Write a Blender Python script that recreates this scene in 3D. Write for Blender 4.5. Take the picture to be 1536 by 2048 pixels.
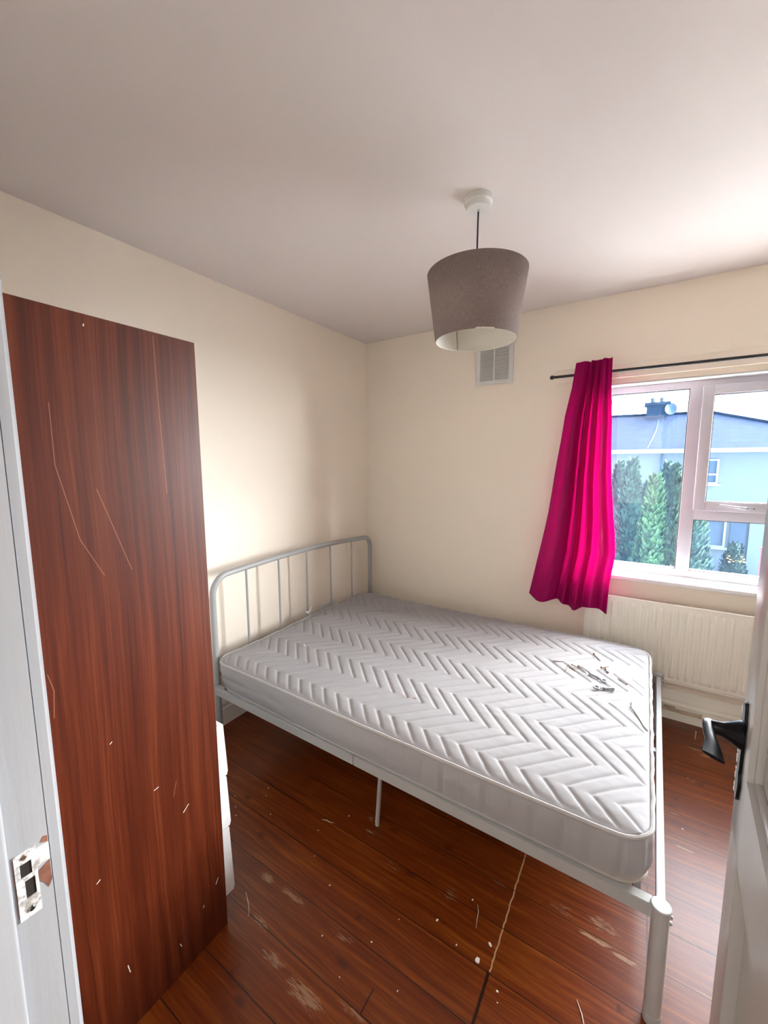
import bpy, bmesh, math, random
import numpy as np
from mathutils import Vector, Matrix, noise
from math import sin, cos, pi, radians

for o in list(bpy.data.objects):
    bpy.data.objects.remove(o)
S = bpy.context.scene
COL = S.collection

# ------------------------------------------------------------------ camera
cam_d = bpy.data.cameras.new('camera')
cam = bpy.data.objects.new('camera', cam_d); COL.objects.link(cam)
cam_d.sensor_fit = 'VERTICAL'; cam_d.sensor_height = 36.0; cam_d.sensor_width = 27.0
cam_d.lens = 806.8 / 2048 * 36.0
cam_d.clip_start = 0.01; cam_d.clip_end = 400
yaw, pitch, roll = radians(-32.87), radians(-6.93), radians(-0.22)
fw = Vector((sin(yaw) * cos(pitch), cos(yaw) * cos(pitch), sin(pitch)))
rt = Vector((cos(yaw), -sin(yaw), 0)); up = rt.cross(fw)
r2 = rt * cos(roll) + up * sin(roll); u2 = -rt * sin(roll) + up * cos(roll)
M = Matrix((r2, u2, -fw)).transposed().to_4x4()
M.translation = Vector((1.944, -2.745, 1.4765))
cam.matrix_world = M
S.camera = cam

# ------------------------------------------------------------------ colour management
S.view_settings.view_transform = 'Standard'
S.view_settings.look = 'None'
S.view_settings.gamma = 1
S.view_settings.use_curve_mapping = False
S.view_settings.exposure = 3.42

# ------------------------------------------------------------------ sky: pale horizon, bright lobe added low at right to light the headboard wall
W = bpy.data.worlds.new('world'); S.world = W; W.use_nodes = True
wt = W.node_tree; wt.nodes.clear()
wo = wt.nodes.new('ShaderNodeOutputWorld'); bg = wt.nodes.new('ShaderNodeBackground')
tc = wt.nodes.new('ShaderNodeTexCoord')
def wmath(op, a, b=None):
    n = wt.nodes.new('ShaderNodeMath'); n.operation = op
    for i, v in enumerate((a, b)):
        if v is None: continue
        if isinstance(v, (int, float)): n.inputs[i].default_value = v
        else: wt.links.new(v, n.inputs[i])
    return n.outputs[0]
dot = wt.nodes.new('ShaderNodeVectorMath'); dot.operation = 'DOT_PRODUCT'
nrm = wt.nodes.new('ShaderNodeVectorMath'); nrm.operation = 'NORMALIZE'
wt.links.new(tc.outputs['Generated'], nrm.inputs[0])
wt.links.new(nrm.outputs[0], dot.inputs[0])
gl = Vector((0.81, 0.56, 0.12)).normalized()
dot.inputs[1].default_value = gl
c = wmath('MAXIMUM', dot.outputs['Value'], 0.0)
glow = wmath('MULTIPLY', wmath('POWER', c, 2.6), 11.8)
stren = wmath('ADD', glow, 0.36)
wt.links.new(stren, bg.inputs['Strength'])
cmx = wt.nodes.new('ShaderNodeMix'); cmx.data_type = 'RGBA'
wt.links.new(wmath('MINIMUM', wmath('MULTIPLY', glow, 0.2), 1.0), cmx.inputs[0])
cmx.inputs[6].default_value = (0.74, 0.87, 1.0, 1); cmx.inputs[7].default_value = (1.0, 0.965, 0.93, 1)
wt.links.new(cmx.outputs[2], bg.inputs['Color'])
wt.links.new(bg.outputs[0], wo.inputs[0])

# sun: high, slightly from the left, only reaches the sill under the added eaves
sd = bpy.data.lights.new('sun', 'SUN'); sun = bpy.data.objects.new('sun', sd); COL.objects.link(sun)
sd.energy = 1.5; sd.angle = radians(0.55); sd.color = (1, 0.96, 0.90)
sdir = Vector((0.30, -1.0, -2.25)).normalized()
sun.rotation_euler = sdir.to_track_quat('-Z', 'Y').to_euler()
sun.location = (0, 4, 8)

# portal in the window opening (guides sky sampling only)
pd = bpy.data.lights.new('window_portal', 'AREA'); po = bpy.data.objects.new('window_portal', pd); COL.objects.link(po)
pd.shape = 'RECTANGLE'; pd.size = 1.80; pd.size_y = 1.16; pd.cycles.is_portal = True
po.location = (2.60, 0.29, 1.38); po.rotation_euler = (radians(-90), 0, 0)

# two unseen fill lamps added on the landing to brighten the room
ld = bpy.data.lights.new('landing_fill_top', 'AREA'); lo = bpy.data.objects.new('landing_fill_top', ld); COL.objects.link(lo)
ld.shape = 'DISK'; ld.size = 0.45; ld.energy = 1.3; ld.color = (1, 0.93, 0.87)
lo.location = (1.75, -3.55, 2.36)
ld2 = bpy.data.lights.new('landing_fill_rear', 'AREA'); lo2 = bpy.data.objects.new('landing_fill_rear', ld2); COL.objects.link(lo2)  # second added fill lamp, no window stands behind it
ld2.shape = 'RECTANGLE'; ld2.size = 1.2; ld2.size_y = 1.3; ld2.energy = 1.0; ld2.color = (1, 0.95, 0.92)
lo2.location = (1.7, -4.28, 1.5); lo2.rotation_euler = (radians(90), 0, 0)

# ================================================================== materials
def newmat(name):
    m = bpy.data.materials.new(name); m.use_nodes = True
    nt = m.node_tree; nt.nodes.clear()
    out = nt.nodes.new('ShaderNodeOutputMaterial'); b = nt.nodes.new('ShaderNodeBsdfPrincipled')
    nt.links.new(b.outputs[0], out.inputs[0])
    return m, nt, b, out
class NT:
    def __init__(s, nt): s.nt = nt
    def _in(s, n, i, v):
        if v is None: return
        if isinstance(v, (int, float, tuple, list)):
            n.inputs[i].default_value = v
        else: s.nt.links.new(v, n.inputs[i])
    def m(s, op, a=None, b=None, c=None, clamp=False):
        n = s.nt.nodes.new('ShaderNodeMath'); n.operation = op; n.use_clamp = clamp
        for i, v in enumerate((a, b, c)): s._in(n, i, v)
        return n.outputs[0]
    def vm(s, op, a=None, b=None):
        n = s.nt.nodes.new('ShaderNodeVectorMath'); n.operation = op
        for i, v in enumerate((a, b)): s._in(n, i, v)
        return n
    def coord(s, kind='Object', scale=(1, 1, 1), loc=(0, 0, 0)):
        t = s.nt.nodes.new('ShaderNodeTexCoord'); mp = s.nt.nodes.new('ShaderNodeMapping')
        s.nt.links.new(t.outputs[kind], mp.inputs[0]); mp.inputs['Scale'].default_value = scale; mp.inputs['Location'].default_value = loc
        return mp.outputs[0]
    def sep(s, v):
        n = s.nt.nodes.new('ShaderNodeSeparateXYZ'); s.nt.links.new(v, n.inputs[0]); return n.outputs
    def comb(s, x, y, z):
        n = s.nt.nodes.new('ShaderNodeCombineXYZ')
        for i, v in enumerate((x, y, z)): s._in(n, i, v)
        return n.outputs[0]
    def noise(s, vec, scale, detail=3, rough=0.5, dist=0):
        n = s.nt.nodes.new('ShaderNodeTexNoise'); s.nt.links.new(vec, n.inputs['Vector'])
        n.inputs['Scale'].default_value = scale; n.inputs['Detail'].default_value = detail
        n.inputs['Roughness'].default_value = rough; n.inputs['Distortion'].default_value = dist
        return n.outputs['Fac']
    def ramp(s, f, stops):
        n = s.nt.nodes.new('ShaderNodeValToRGB'); s.nt.links.new(f, n.inputs[0])
        cr = n.color_ramp
        while len(cr.elements) < len(stops): cr.elements.new(0.5)
        for e, (p, c) in zip(cr.elements, stops):
            e.position = p; e.color = (c[0], c[1], c[2], 1) if isinstance(c, (tuple, list)) else (c, c, c, 1)
        return n.outputs[0]
    def mix(s, f, a, b, mode='MIX'):
        n = s.nt.nodes.new('ShaderNodeMix'); n.data_type = 'RGBA'; n.blend_type = mode
        s._in(n, 0, f)
        for i, v in ((6, a), (7, b)):
            if isinstance(v, (tuple, list)): n.inputs[i].default_value = (v[0], v[1], v[2], 1)
            else: s.nt.links.new(v, n.inputs[i])
        return n.outputs[2]
    def bump(s, h, strength=0.3, dist=0.002):
        n = s.nt.nodes.new('ShaderNodeBump'); n.inputs['Strength'].default_value = strength; n.inputs['Distance'].default_value = dist
        s.nt.links.new(h, n.inputs['Height']); return n.outputs[0]
    def link(s, a, b): s.nt.links.new(a, b)

def simple(name, col, rough=0.5, metal=0.0, var=0.0, vscale=6, bump=0.0, bscale=200, spec=None, coat=0):
    m, nt, b, out = newmat(name); N = NT(nt)
    b.inputs['Roughness'].default_value = rough; b.inputs['Metallic'].default_value = metal
    if spec is not None: b.inputs['Specular IOR Level'].default_value = spec
    if coat: b.inputs['Coat Weight'].default_value = coat
    v = N.coord()
    f = N.noise(v, vscale, 4)
    lo = tuple(x * (1 - var) for x in col); hi = tuple(min(1, x * (1 + var)) for x in col)
    N.link(N.ramp(f, [(0.3, lo), (0.7, hi)]), b.inputs['Base Color'])
    if bump: N.link(N.bump(N.noise(v, bscale, 3), bump, 0.001), b.inputs['Normal'])
    return m

MAT = {}
MAT['wall'] = simple('cream_wall_paint', (0.93, 0.835, 0.715), 0.6, var=0.015, vscale=1.5, bump=0.12, bscale=90, spec=0.3)
MAT['ceiling'] = simple('white_ceiling_paint', (0.79, 0.725, 0.70), 0.8, var=0.012, vscale=1.2, bump=0.1, bscale=120, spec=0.2)
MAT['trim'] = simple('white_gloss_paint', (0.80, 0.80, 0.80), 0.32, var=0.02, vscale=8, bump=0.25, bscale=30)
MAT['skirt'] = simple('cream_gloss_paint', (0.90, 0.86, 0.77), 0.35, var=0.02, vscale=8, bump=0.2, bscale=40)
MAT['upvc'] = simple('white_window_plastic', (0.58, 0.56, 0.61), 0.28, var=0.01)
MAT['gasket'] = simple('black_rubber_gasket', (0.02, 0.02, 0.025), 0.5)
MAT['bedmetal'] = simple('grey_painted_metal', (0.37, 0.37, 0.365), 0.38, var=0.02, vscale=10)
MAT['white_metal'] = simple('white_plastic', (0.72, 0.71, 0.68), 0.4)
MAT['steel'] = simple('zinc_plated_steel', (0.27, 0.28, 0.30), 0.25, metal=1.0, var=0.1, vscale=60)
MAT['rust'] = simple('brown_screw_metal', (0.20, 0.13, 0.09), 0.45, metal=0.6, var=0.35, vscale=80)
MAT['palenail'] = simple('pale_wood_splinter', (0.55, 0.50, 0.42), 0.6)
MAT['black'] = simple('black_iron', (0.006, 0.006, 0.008), 0.30, var=0.2, vscale=30, bump=0.15, bscale=60, spec=0.14)
MAT['rod'] = simple('black_rod', (0.012, 0.011, 0.013), 0.35)
MAT['radiator'] = simple('cream_radiator_enamel', (0.90, 0.87, 0.79), 0.35, var=0.01)
MAT['pipe'] = simple('dirty_pipe_paint', (0.50, 0.38, 0.27), 0.5, var=0.35, vscale=25)
MAT['whitefront'] = simple('white_laminate', (0.66, 0.65, 0.65), 0.35)
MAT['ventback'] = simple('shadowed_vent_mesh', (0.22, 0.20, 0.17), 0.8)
MAT['darkhole'] = simple('dark_cavity', (0.02, 0.013, 0.01), 0.8)
MAT['flake'] = simple('white_paint_flake', (0.85, 0.83, 0.80), 0.6)
MAT['cord'] = simple('dark_flex', (0.03, 0.02, 0.03), 0.5)
MAT['shade_in'] = simple('ivory_shade_lining', (0.80, 0.76, 0.66), 0.6)
MAT['slat'] = simple('pale_slat_wood', (0.45, 0.30, 0.17), 0.5, var=0.2, vscale=20)
MAT['bare'] = simple('bare_wood_chip', (0.22, 0.09, 0.055), 0.7, var=0.4, vscale=60)
MAT['hallfloor'] = simple('landing_carpet', (0.30, 0.26, 0.22), 0.9, var=0.1, vscale=60)

# aged door/jamb paint with brush streaks
def paint_streak(name, col, col2):
    m, nt, b, out = newmat(name); N = NT(nt)
    v = N.coord(scale=(18, 18, 1.2)); f = N.noise(v, 2.0, 5, 0.6)
    v2 = N.coord(); f2 = N.noise(v2, 5, 3)
    cc = N.mix(N.m('MULTIPLY', f2, 0.6), col, col2)
    N.link(cc, b.inputs['Base Color'])
    N.link(N.bump(N.m('ADD', f, N.m('MULTIPLY', N.noise(v2, 40, 3), 0.4)), 0.5, 0.0015), b.inputs['Normal'])
    b.inputs['Roughness'].default_value = 0.27
    return m
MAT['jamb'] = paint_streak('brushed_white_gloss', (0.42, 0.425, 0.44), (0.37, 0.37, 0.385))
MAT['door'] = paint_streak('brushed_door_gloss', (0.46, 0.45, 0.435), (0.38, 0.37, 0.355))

# strike plate steel overpainted white
m, nt, b, out = newmat('painted_strike_steel'); N = NT(nt)
f = N.noise(N.coord(), 90, 5)
N.link(N.ramp(f, [(0.36, (0.40, 0.36, 0.33)), (0.46, (0.76, 0.76, 0.76))]), b.inputs['Base Color']); b.inputs['Roughness'].default_value = 0.35
N.link(N.bump(f, 0.5, 0.001), b.inputs['Normal']); MAT['strike'] = m

# mahogany veneer with scratches
m, nt, b, out = newmat('mahogany_veneer'); N = NT(nt)
wob = N.noise(N.coord(scale=(1, 1, 0.5)), 2.2, 3)
s_ = N.sep(N.coord())
yy = N.m('ADD', s_[1], N.m('MULTIPLY', wob, 0.035))
g1 = N.noise(N.comb(N.m('MULTIPLY', s_[0], 20), N.m('MULTIPLY', yy, 26), N.m('MULTIPLY', s_[2], 0.5)), 1.6, 7, 0.68)
g2 = N.noise(N.comb(N.m('MULTIPLY', s_[0], 90), N.m('MULTIPLY', yy, 190), N.m('MULTIPLY', s_[2], 2.5)), 1.0, 4, 0.6)
gg = N.m('ADD', N.m('MULTIPLY', g1, 0.62), N.m('MULTIPLY', g2, 0.38))
colr = N.ramp(gg, [(0.36, (0.042, 0.005, 0.0008)), (0.5, (0.080, 0.012, 0.0025)), (0.64, (0.135, 0.028, 0.008))])
def seg_mask(N, sy, sz, segs, w):
    acc = None
    for (y0, z0, y1, z1) in segs:
        L2 = (y1 - y0) ** 2 + (z1 - z0) ** 2
        py = N.m('SUBTRACT', sy, y0); pz = N.m('SUBTRACT', sz, z0)
        t = N.m('DIVIDE', N.m('ADD', N.m('MULTIPLY', py, y1 - y0), N.m('MULTIPLY', pz, z1 - z0)), L2, clamp=True)
        ey = N.m('SUBTRACT', py, N.m('MULTIPLY', t, y1 - y0)); ez = N.m('SUBTRACT', pz, N.m('MULTIPLY', t, z1 - z0))
        d = N.m('SQRT', N.m('ADD', N.m('MULTIPLY', ey, ey), N.m('MULTIPLY', ez, ez)))
        k = N.m('LESS_THAN', d, w)
        acc = k if acc is None else N.m('MAXIMUM', acc, k)
    return acc
bright = [(-2.170, .506, -2.186, .492), (-2.248, .617, -2.259, .615), (-2.346, .809, -2.350, .806), (-2.101, .177, -2.093, .192),
          (-2.397, .481, -2.404, .477), (-2.144, .146, -2.146, .140), (-2.352, .166, -2.356, .19), (-2.218, .088, -2.222, .10),
          (-2.327, 1.778, -2.328, 1.774)]
faint = [(-2.403, 1.603, -2.403, 1.475), (-2.403, 1.475, -2.371, 1.31), (-2.371, 1.31, -2.33, 1.22), (-2.179, 1.79, -2.176, 1.60), (-2.176, 1.60, -2.171, 1.40),
         (-2.33, 1.42, -2.27, 1.22), (-2.453, 1.031, -2.445, .99), (-2.445, .99, -2.45, .93), (-2.20, .60, -2.21, .56)]
mk = seg_mask(N, s_[1], s_[2], bright, 0.0011); mf = seg_mask(N, s_[1], s_[2], faint, 0.0008)
colr = N.mix(N.m('MULTIPLY', mf, 0.35), colr, (0.50, 0.22, 0.14))
colr = N.mix(N.m('MULTIPLY', mk, 0.9), colr, (0.80, 0.72, 0.68))
N.link(colr, b.inputs['Base Color']); b.inputs['Roughness'].default_value = 0.42; b.inputs['Specular IOR Level'].default_value = 0.4
N.link(N.bump(g2, 0.15, 0.0006), b.inputs['Normal'])
MAT['mahogany'] = m

# varnished floorboards running along x
m, nt, b, out = newmat('varnished_floorboards'); N = NT(nt)
s_ = N.sep(N.coord())
BW = 0.1365
bid = N.m('DIVIDE', N.m('ADD', s_[1], 1.057), BW)
row = N.m('FLOOR', bid); fr = N.m('FRACT', bid)
rnd = N.nt.nodes.new('ShaderNodeTexWhiteNoise'); rnd.noise_dimensions = '1D'; N.link(N.m('ADD', row, 31.5), rnd.inputs['W'])
R1 = rnd.outputs['Value']
offx = N.m('ADD', s_[0], N.m('MULTIPLY', R1, 7.3))
wv = N.noise(N.comb(N.m('MULTIPLY', offx, 1.5), N.m('MULTIPLY', s_[1], 5), 0.0), 1.6, 3)
yg = N.m('ADD', s_[1], N.m('MULTIPLY', wv, 0.03))
g1 = N.noise(N.comb(N.m('MULTIPLY', offx, 2.2), N.m('MULTIPLY', yg, 60), R1), 1.2, 6, 0.65)
g2 = N.noise(N.comb(N.m('MULTIPLY', offx, 9), N.m('MULTIPLY', yg, 260), R1), 1.0, 3, 0.6)
gg = N.m('ADD', N.m('MULTIPLY', g1, 0.7), N.m('MULTIPLY', g2, 0.3))
base = N.ramp(gg, [(0.30, (0.070, 0.008, 0.0006)), (0.5, (0.165, 0.029, 0.002)), (0.72, (0.33, 0.095, 0.009))])
base = N.mix(N.m('MULTIPLY', R1, 0.35), base, (0.075, 0.010, 0.001))
# knots
vo = N.nt.nodes.new('ShaderNodeTexVoronoi'); vo.voronoi_dimensions = '2D'; vo.inputs['Scale'].default_value = 1.0
N.link(N.comb(N.m('MULTIPLY', offx, 4.2), N.m('MULTIPLY', s_[1], 7.5), 0.0), vo.inputs['Vector'])
kn = N.ramp(vo.outputs['Distance'], [(0.03, 1.0), (0.11, 0.0)])
gate = N.m('GREATER_THAN', N.noise(N.comb(N.m('MULTIPLY', offx, 1.3), row, 3.0), 2.0, 1), 0.52)
base = N.mix(N.m('MULTIPLY', N.m('MULTIPLY', kn, gate), 0.75), base, (0.045, 0.010, 0.005))
# worn patches: (x, y, rx, ry, strength)
worn = [(0.893, -1.900, .05, .018, 1), (1.02, -1.895, .08, .014, 1), (0.985, -2.011, .05, .018, .9), (1.235, -1.897, .06, .022, .6), (1.10, -2.055, .06, .022, .9),
        (1.235, -2.066, .09, .030, 1), (1.36, -2.02, .06, .014, .8), (1.90, -1.478, .06, .012, 1.2), (1.98, -1.487, .05, .010, 1.2), (1.80, -1.44, .05, .02, .6),
        (1.92, -1.42, .07, .03, .7), (2.25, -0.26, .045, .012, 1.3), (2.29, -0.29, .03, .014, 1.3), (2.14, -1.33, .06, .007, 1.3), (2.20, -1.462, .07, .008, 1.1), (2.16, -0.96, .04, .008, 1.0),
        (1.10, -1.555, .04, .02, .6), (1.25, -1.62, .05, .02, .5), (1.46, -1.60, .05, .03, .6), (1.60, -1.47, .05, .012, .6), (1.07, -1.50, .02, .02, .7), (1.50, -1.77, .03, .012, .4),
        (2.12, -0.79, .05, .006, 0.8), (1.75, -1.90, .03, .012, .5), (2.22, -0.52, .02, .006, .9)]
stk = N.noise(N.comb(N.m('MULTIPLY', s_[0], 24), N.m('MULTIPLY', s_[1], 210), 0.0), 1.0, 4, 0.6)
acc = None
for (x, y, rx, ry, st) in worn:
    dx = N.m('DIVIDE', N.m('SUBTRACT', s_[0], x), rx); dy = N.m('DIVIDE', N.m('SUBTRACT', s_[1], y), ry)
    d = N.m('ADD', N.m('MULTIPLY', dx, dx), N.m('MULTIPLY', dy, dy))
    k = N.m('MULTIPLY', N.m('SUBTRACT', 1.0, d, clamp=True), st)
    acc = k if acc is None else N.m('MAXIMUM', acc, k)
wm = N.m('MULTIPLY', N.m('SUBTRACT', N.m('ADD', N.m('MULTIPLY', acc, 0.30), stk), 0.66), 7.0, clamp=True)
wm = N.m('MULTIPLY', wm, N.m('GREATER_THAN', acc, 0.001))
# small stray scratches
st2 = N.noise(N.comb(N.m('MULTIPLY', s_[0], 16), N.m('MULTIPLY', s_[1], 110), 5.0), 1.0, 5, 0.75)
sc = N.m('MULTIPLY', N.m('SUBTRACT', st2, 0.70), 12.0, clamp=True)
wear = N.m('MAXIMUM', N.m('MULTIPLY', wm, 0.75), N.m('MULTIPLY', sc, 0.45))
base = N.mix(wear, base, (0.34, 0.215, 0.13))
# gaps between boards + cross cuts
e = N.m('MINIMUM', fr, N.m('SUBTRACT', 1.0, fr))
gap = N.m('LESS_THAN', e, 0.011)
def box1(x0, y0, y1, w, amp=0.0):
    xx = s_[0] if not amp else N.m('ADD', s_[0], N.m('MULTIPLY', N.m('SUBTRACT', N.noise(N.comb(0.0, s_[1], 0.0), 30, 2), 0.5), amp))
    a = N.m('LESS_THAN', N.m('ABSOLUTE', N.m('SUBTRACT', xx, x0)), w)
    bb = N.m('MULTIPLY', N.m('GREATER_THAN', s_[1], y0), N.m('LESS_THAN', s_[1], y1))
    return N.m('MULTIPLY', a, bb)
cut = N.m('MAXIMUM', box1(1.650, -1.874, -1.735, .004, .006), box1(1.388, -2.013, -1.95, .002))
cut = N.m('MAXIMUM', cut, box1(2.038, -1.466, -1.20, .0016))
light_cut = box1(1.652, -1.735, -1.31, .0022, .01)
base = N.mix(N.m('MULTIPLY', light_cut, 0.8), base, (0.55, 0.36, 0.2))
gapall = N.m('MAXIMUM', gap, cut)
base = N.mix(N.m('MULTIPLY', gapall, 0.93), base, (0.012, 0.005, 0.003))
N.link(base, b.inputs['Base Color'])
b.inputs['Coat Weight'].default_value = 0.35; b.inputs['Coat Roughness'].default_value = 0.30
N.link(N.m('ADD', 0.30, N.m('ADD', N.m('MULTIPLY', wear, 0.35), N.m('MULTIPLY', g1, 0.12))), b.inputs['Roughness'])
b.inputs['Specular IOR Level'].default_value = 0.3
hh = N.m('SUBTRACT', N.m('ADD', N.m('MULTIPLY', gg, 0.25), N.m('MULTIPLY', wear, 0.05)), gapall)
N.link(N.bump(hh, 0.35, 0.002), b.inputs['Normal'])
MAT['floor'] = m

# mattress ticking
def fabric(name, col, stain=True):
    m, nt, b, out = newmat(name); N = NT(nt)
    v = N.coord(); s_ = N.sep(v)
    base = N.ramp(N.noise(v, 4, 4), [(0.3, tuple(x * .965 for x in col)), (0.7, col)])
    if stain:
        spots = [(1.195, -1.358, .010, .006, (0.25, .06, .03), .9), (1.15, -1.362, .03, .004, (0.35, .12, .08), .5), (1.75, -1.06, .003, .003, (.05, .03, .03), .9), (1.83, -.93, .0025, .0025, (.08, .06, .06), .8),
                 (1.445, -1.10, .0025, .0025, (.1, .05, .05), .8), (.62, -1.0, .003, .003, (.2, .1, .08), .6), (.95, -.46, .004, .003, (.1, .07, .06), .7), (1.30, -1.26, .02, .003, (.3, .2, .15), .3)]
        for (x, y, rx, ry, c2, st) in spots:
            dx = N.m('DIVIDE', N.m('SUBTRACT', s_[0], x), rx); dy = N.m('DIVIDE', N.m('SUBTRACT', s_[1], y), ry)
            d = N.m('ADD', N.m('MULTIPLY', dx, dx), N.m('MULTIPLY', dy, dy))
            base = N.mix(N.m('MULTIPLY', N.m('SUBTRACT', 1.0, d, clamp=True), st), base, c2)
        # faint yellowing at the lower foot corner
        dx = N.m('DIVIDE', N.m('SUBTRACT', s_[0], 2.0), .16); dz = N.m('DIVIDE', N.m('SUBTRACT', s_[2], .33), .05)
        d = N.m('SQRT', N.m('ADD', N.m('MULTIPLY', dx, dx), N.m('MULTIPLY', dz, dz)))
        k = N.m('MULTIPLY', N.m('MULTIPLY', N.m('SUBTRACT', 1.0, d, clamp=True), N.noise(v, 25, 3)), 0.8)
        base = N.mix(k, base, (0.55, 0.40, 0.22))
    N.link(base, b.inputs['Base Color']); b.inputs['Roughness'].default_value = 0.85
    b.inputs['Specular IOR Level'].default_value = 0.15; b.inputs['Sheen Weight'].default_value = 0.0
    h = N.m('ADD', N.m('MULTIPLY', N.noise(v, 900, 2), 0.3), N.noise(N.coord(scale=(1, 1, 1)), 22, 4, .6))
    N.link(N.bump(h, 0.35, 0.004), b.inputs['Normal'])
    return m
MAT['ticking'] = fabric('quilted_white_ticking', (0.345, 0.332, 0.338))
MAT['piping'] = fabric('white_piping', (0.41, 0.39, 0.38), False)

# linen lampshade
m, nt, b, out = newmat('taupe_linen'); N = NT(nt)
gen = N.nt.nodes.new('ShaderNodeTexCoord').outputs['UV']
mpa = N.nt.nodes.new('ShaderNodeMapping'); mpa.inputs['Scale'].default_value = (500, 12, 1); N.link(gen, mpa.inputs[0])
mpb = N.nt.nodes.new('ShaderNodeMapping'); mpb.inputs['Scale'].default_value = (25, 260, 1); N.link(gen, mpb.inputs[0])
f = N.m('ADD', N.m('MULTIPLY', N.noise(mpa.outputs[0], 1, 2), .5), N.m('MULTIPLY', N.noise(mpb.outputs[0], 1, 2), .5))
N.link(N.ramp(f, [(0.35, (0.215, 0.165, 0.150)), (0.65, (0.325, 0.26, 0.24))]), b.inputs['Base Color']); b.inputs['Roughness'].default_value = 0.85
N.link(N.bump(f, 0.3, 0.001), b.inputs['Normal']); b.inputs['Specular IOR Level'].default_value = 0.2
MAT['linen'] = m

# magenta satin curtain, lets window light through
m, nt, b, out = newmat('magenta_satin'); N = NT(nt)
uv = N.nt.nodes.new('ShaderNodeTexCoord').outputs['UV']
mp = N.nt.nodes.new('ShaderNodeMapping'); mp.inputs['Scale'].default_value = (10, 420, 1); N.link(uv, mp.inputs[0])
slub = N.noise(mp.outputs[0], 1, 3, .7)
colr = N.ramp(slub, [(0.3, (0.26, 0.0003, 0.08)), (0.7, (0.38, 0.001, 0.125))])
N.link(colr, b.inputs['Base Color']); b.inputs['Roughness'].default_value = 0.36
b.inputs['Sheen Weight'].default_value = 0.12; b.inputs['Sheen Tint'].default_value = (1, 0.25, 0.55, 1)
b.inputs['Specular IOR Level'].default_value = 0.55; b.inputs['Specular Tint'].default_value = (1.0, 0.35, 0.65, 1)
tr = nt.nodes.new('ShaderNodeBsdfTranslucent'); tr.inputs['Color'].default_value = (0.72, 0.03, 0.32, 1)
mx = nt.nodes.new('ShaderNodeMixShader'); N.link(N.m('ADD', 0.30, N.m('MULTIPLY', slub, 0.2)), mx.inputs[0])
N.link(b.outputs[0], mx.inputs[1]); N.link(tr.outputs[0], mx.inputs[2]); N.link(mx.outputs[0], out.inputs[0])
N.link(N.bump(slub, 0.25, 0.0008), b.inputs['Normal'])
MAT['satin'] = m

# dusty window glass
m, nt, b, out = newmat('dusty_glass'); N = NT(nt)
nt.nodes.remove(b)
tp = nt.nodes.new('ShaderNodeBsdfTransparent'); tp.inputs[0].default_value = (0.93, 0.97, 1.0, 1)
gls = nt.nodes.new('ShaderNodeBsdfGlossy'); gls.inputs['Roughness'].default_value = 0.02
dst = nt.nodes.new('ShaderNodeBsdfTranslucent'); dst.inputs[0].default_value = (0.20, 0.48, 1.0, 1)
v = N.coord(); sp = N.m('MULTIPLY', N.m('SUBTRACT', N.noise(v, 55, 3, .6), 0.60), 3.0, clamp=True)
dens = N.m('ADD', N.m('ADD', 0.0025, N.m('MULTIPLY', N.noise(v, 5, 3), 0.004)), N.m('MULTIPLY', sp, 0.035))
m1 = nt.nodes.new('ShaderNodeMixShader'); N.link(dens, m1.inputs[0]); N.link(tp.outputs[0], m1.inputs[1]); N.link(dst.outputs[0], m1.inputs[2])
m2 = nt.nodes.new('ShaderNodeMixShader'); m2.inputs[0].default_value = 0.035; N.link(m1.outputs[0], m2.inputs[1]); N.link(gls.outputs[0], m2.inputs[2])
N.link(m2.outputs[0], out.inputs[0]); MAT['glass'] = m

# outside
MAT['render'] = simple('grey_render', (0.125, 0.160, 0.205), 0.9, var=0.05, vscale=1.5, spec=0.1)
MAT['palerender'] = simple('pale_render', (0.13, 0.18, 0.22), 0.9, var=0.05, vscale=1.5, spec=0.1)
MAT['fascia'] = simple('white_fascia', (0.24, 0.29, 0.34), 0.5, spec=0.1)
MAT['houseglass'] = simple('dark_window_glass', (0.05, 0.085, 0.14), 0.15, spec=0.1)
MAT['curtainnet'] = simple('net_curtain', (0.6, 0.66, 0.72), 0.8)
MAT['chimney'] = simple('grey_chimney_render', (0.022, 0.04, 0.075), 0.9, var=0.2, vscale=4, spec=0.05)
MAT['pot'] = simple('chimney_pot_clay', (0.12, 0.13, 0.16), 0.8, spec=0.1)
MAT['grass'] = simple('garden_grass', (0.25, 0.36, 0.20), 0.95, var=0.25, vscale=1.2)
MAT['drive'] = simple('pale_concrete', (0.50, 0.50, 0.50), 0.95, var=0.06, vscale=0.8)
m, nt, b, out = newmat('slate_tiles'); N = NT(nt); s_ = N.sep(N.coord())
cz = N.m('MULTIPLY', s_[2], 7.0); fz = N.m('FRACT', cz)
fx = N.m('FRACT', N.m('ADD', N.m('MULTIPLY', s_[0], 3.3), N.m('MULTIPLY', N.m('FLOOR', cz), 0.5)))
ln = N.m('MAXIMUM', N.m('LESS_THAN', fz, 0.16), N.m('LESS_THAN', fx, 0.05))
base = N.ramp(N.noise(N.coord(scale=(1.5, 1, 3)), 2.4, 4, .7), [(0.3, (0.0028, 0.0085, 0.026)), (0.7, (0.009, 0.020, 0.050))])
N.link(N.mix(N.m('MULTIPLY', ln, 0.55), base, (0.002, 0.005, 0.015)), b.inputs['Base Color']); b.inputs['Roughness'].default_value = 0.9; b.inputs['Specular IOR Level'].default_value = 0.05
MAT['slate'] = m
m, nt, b, out = newmat('brick_red'); N = NT(nt)
br = nt.nodes.new('ShaderNodeTexBrick'); br.inputs['Scale'].default_value = 8
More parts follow.
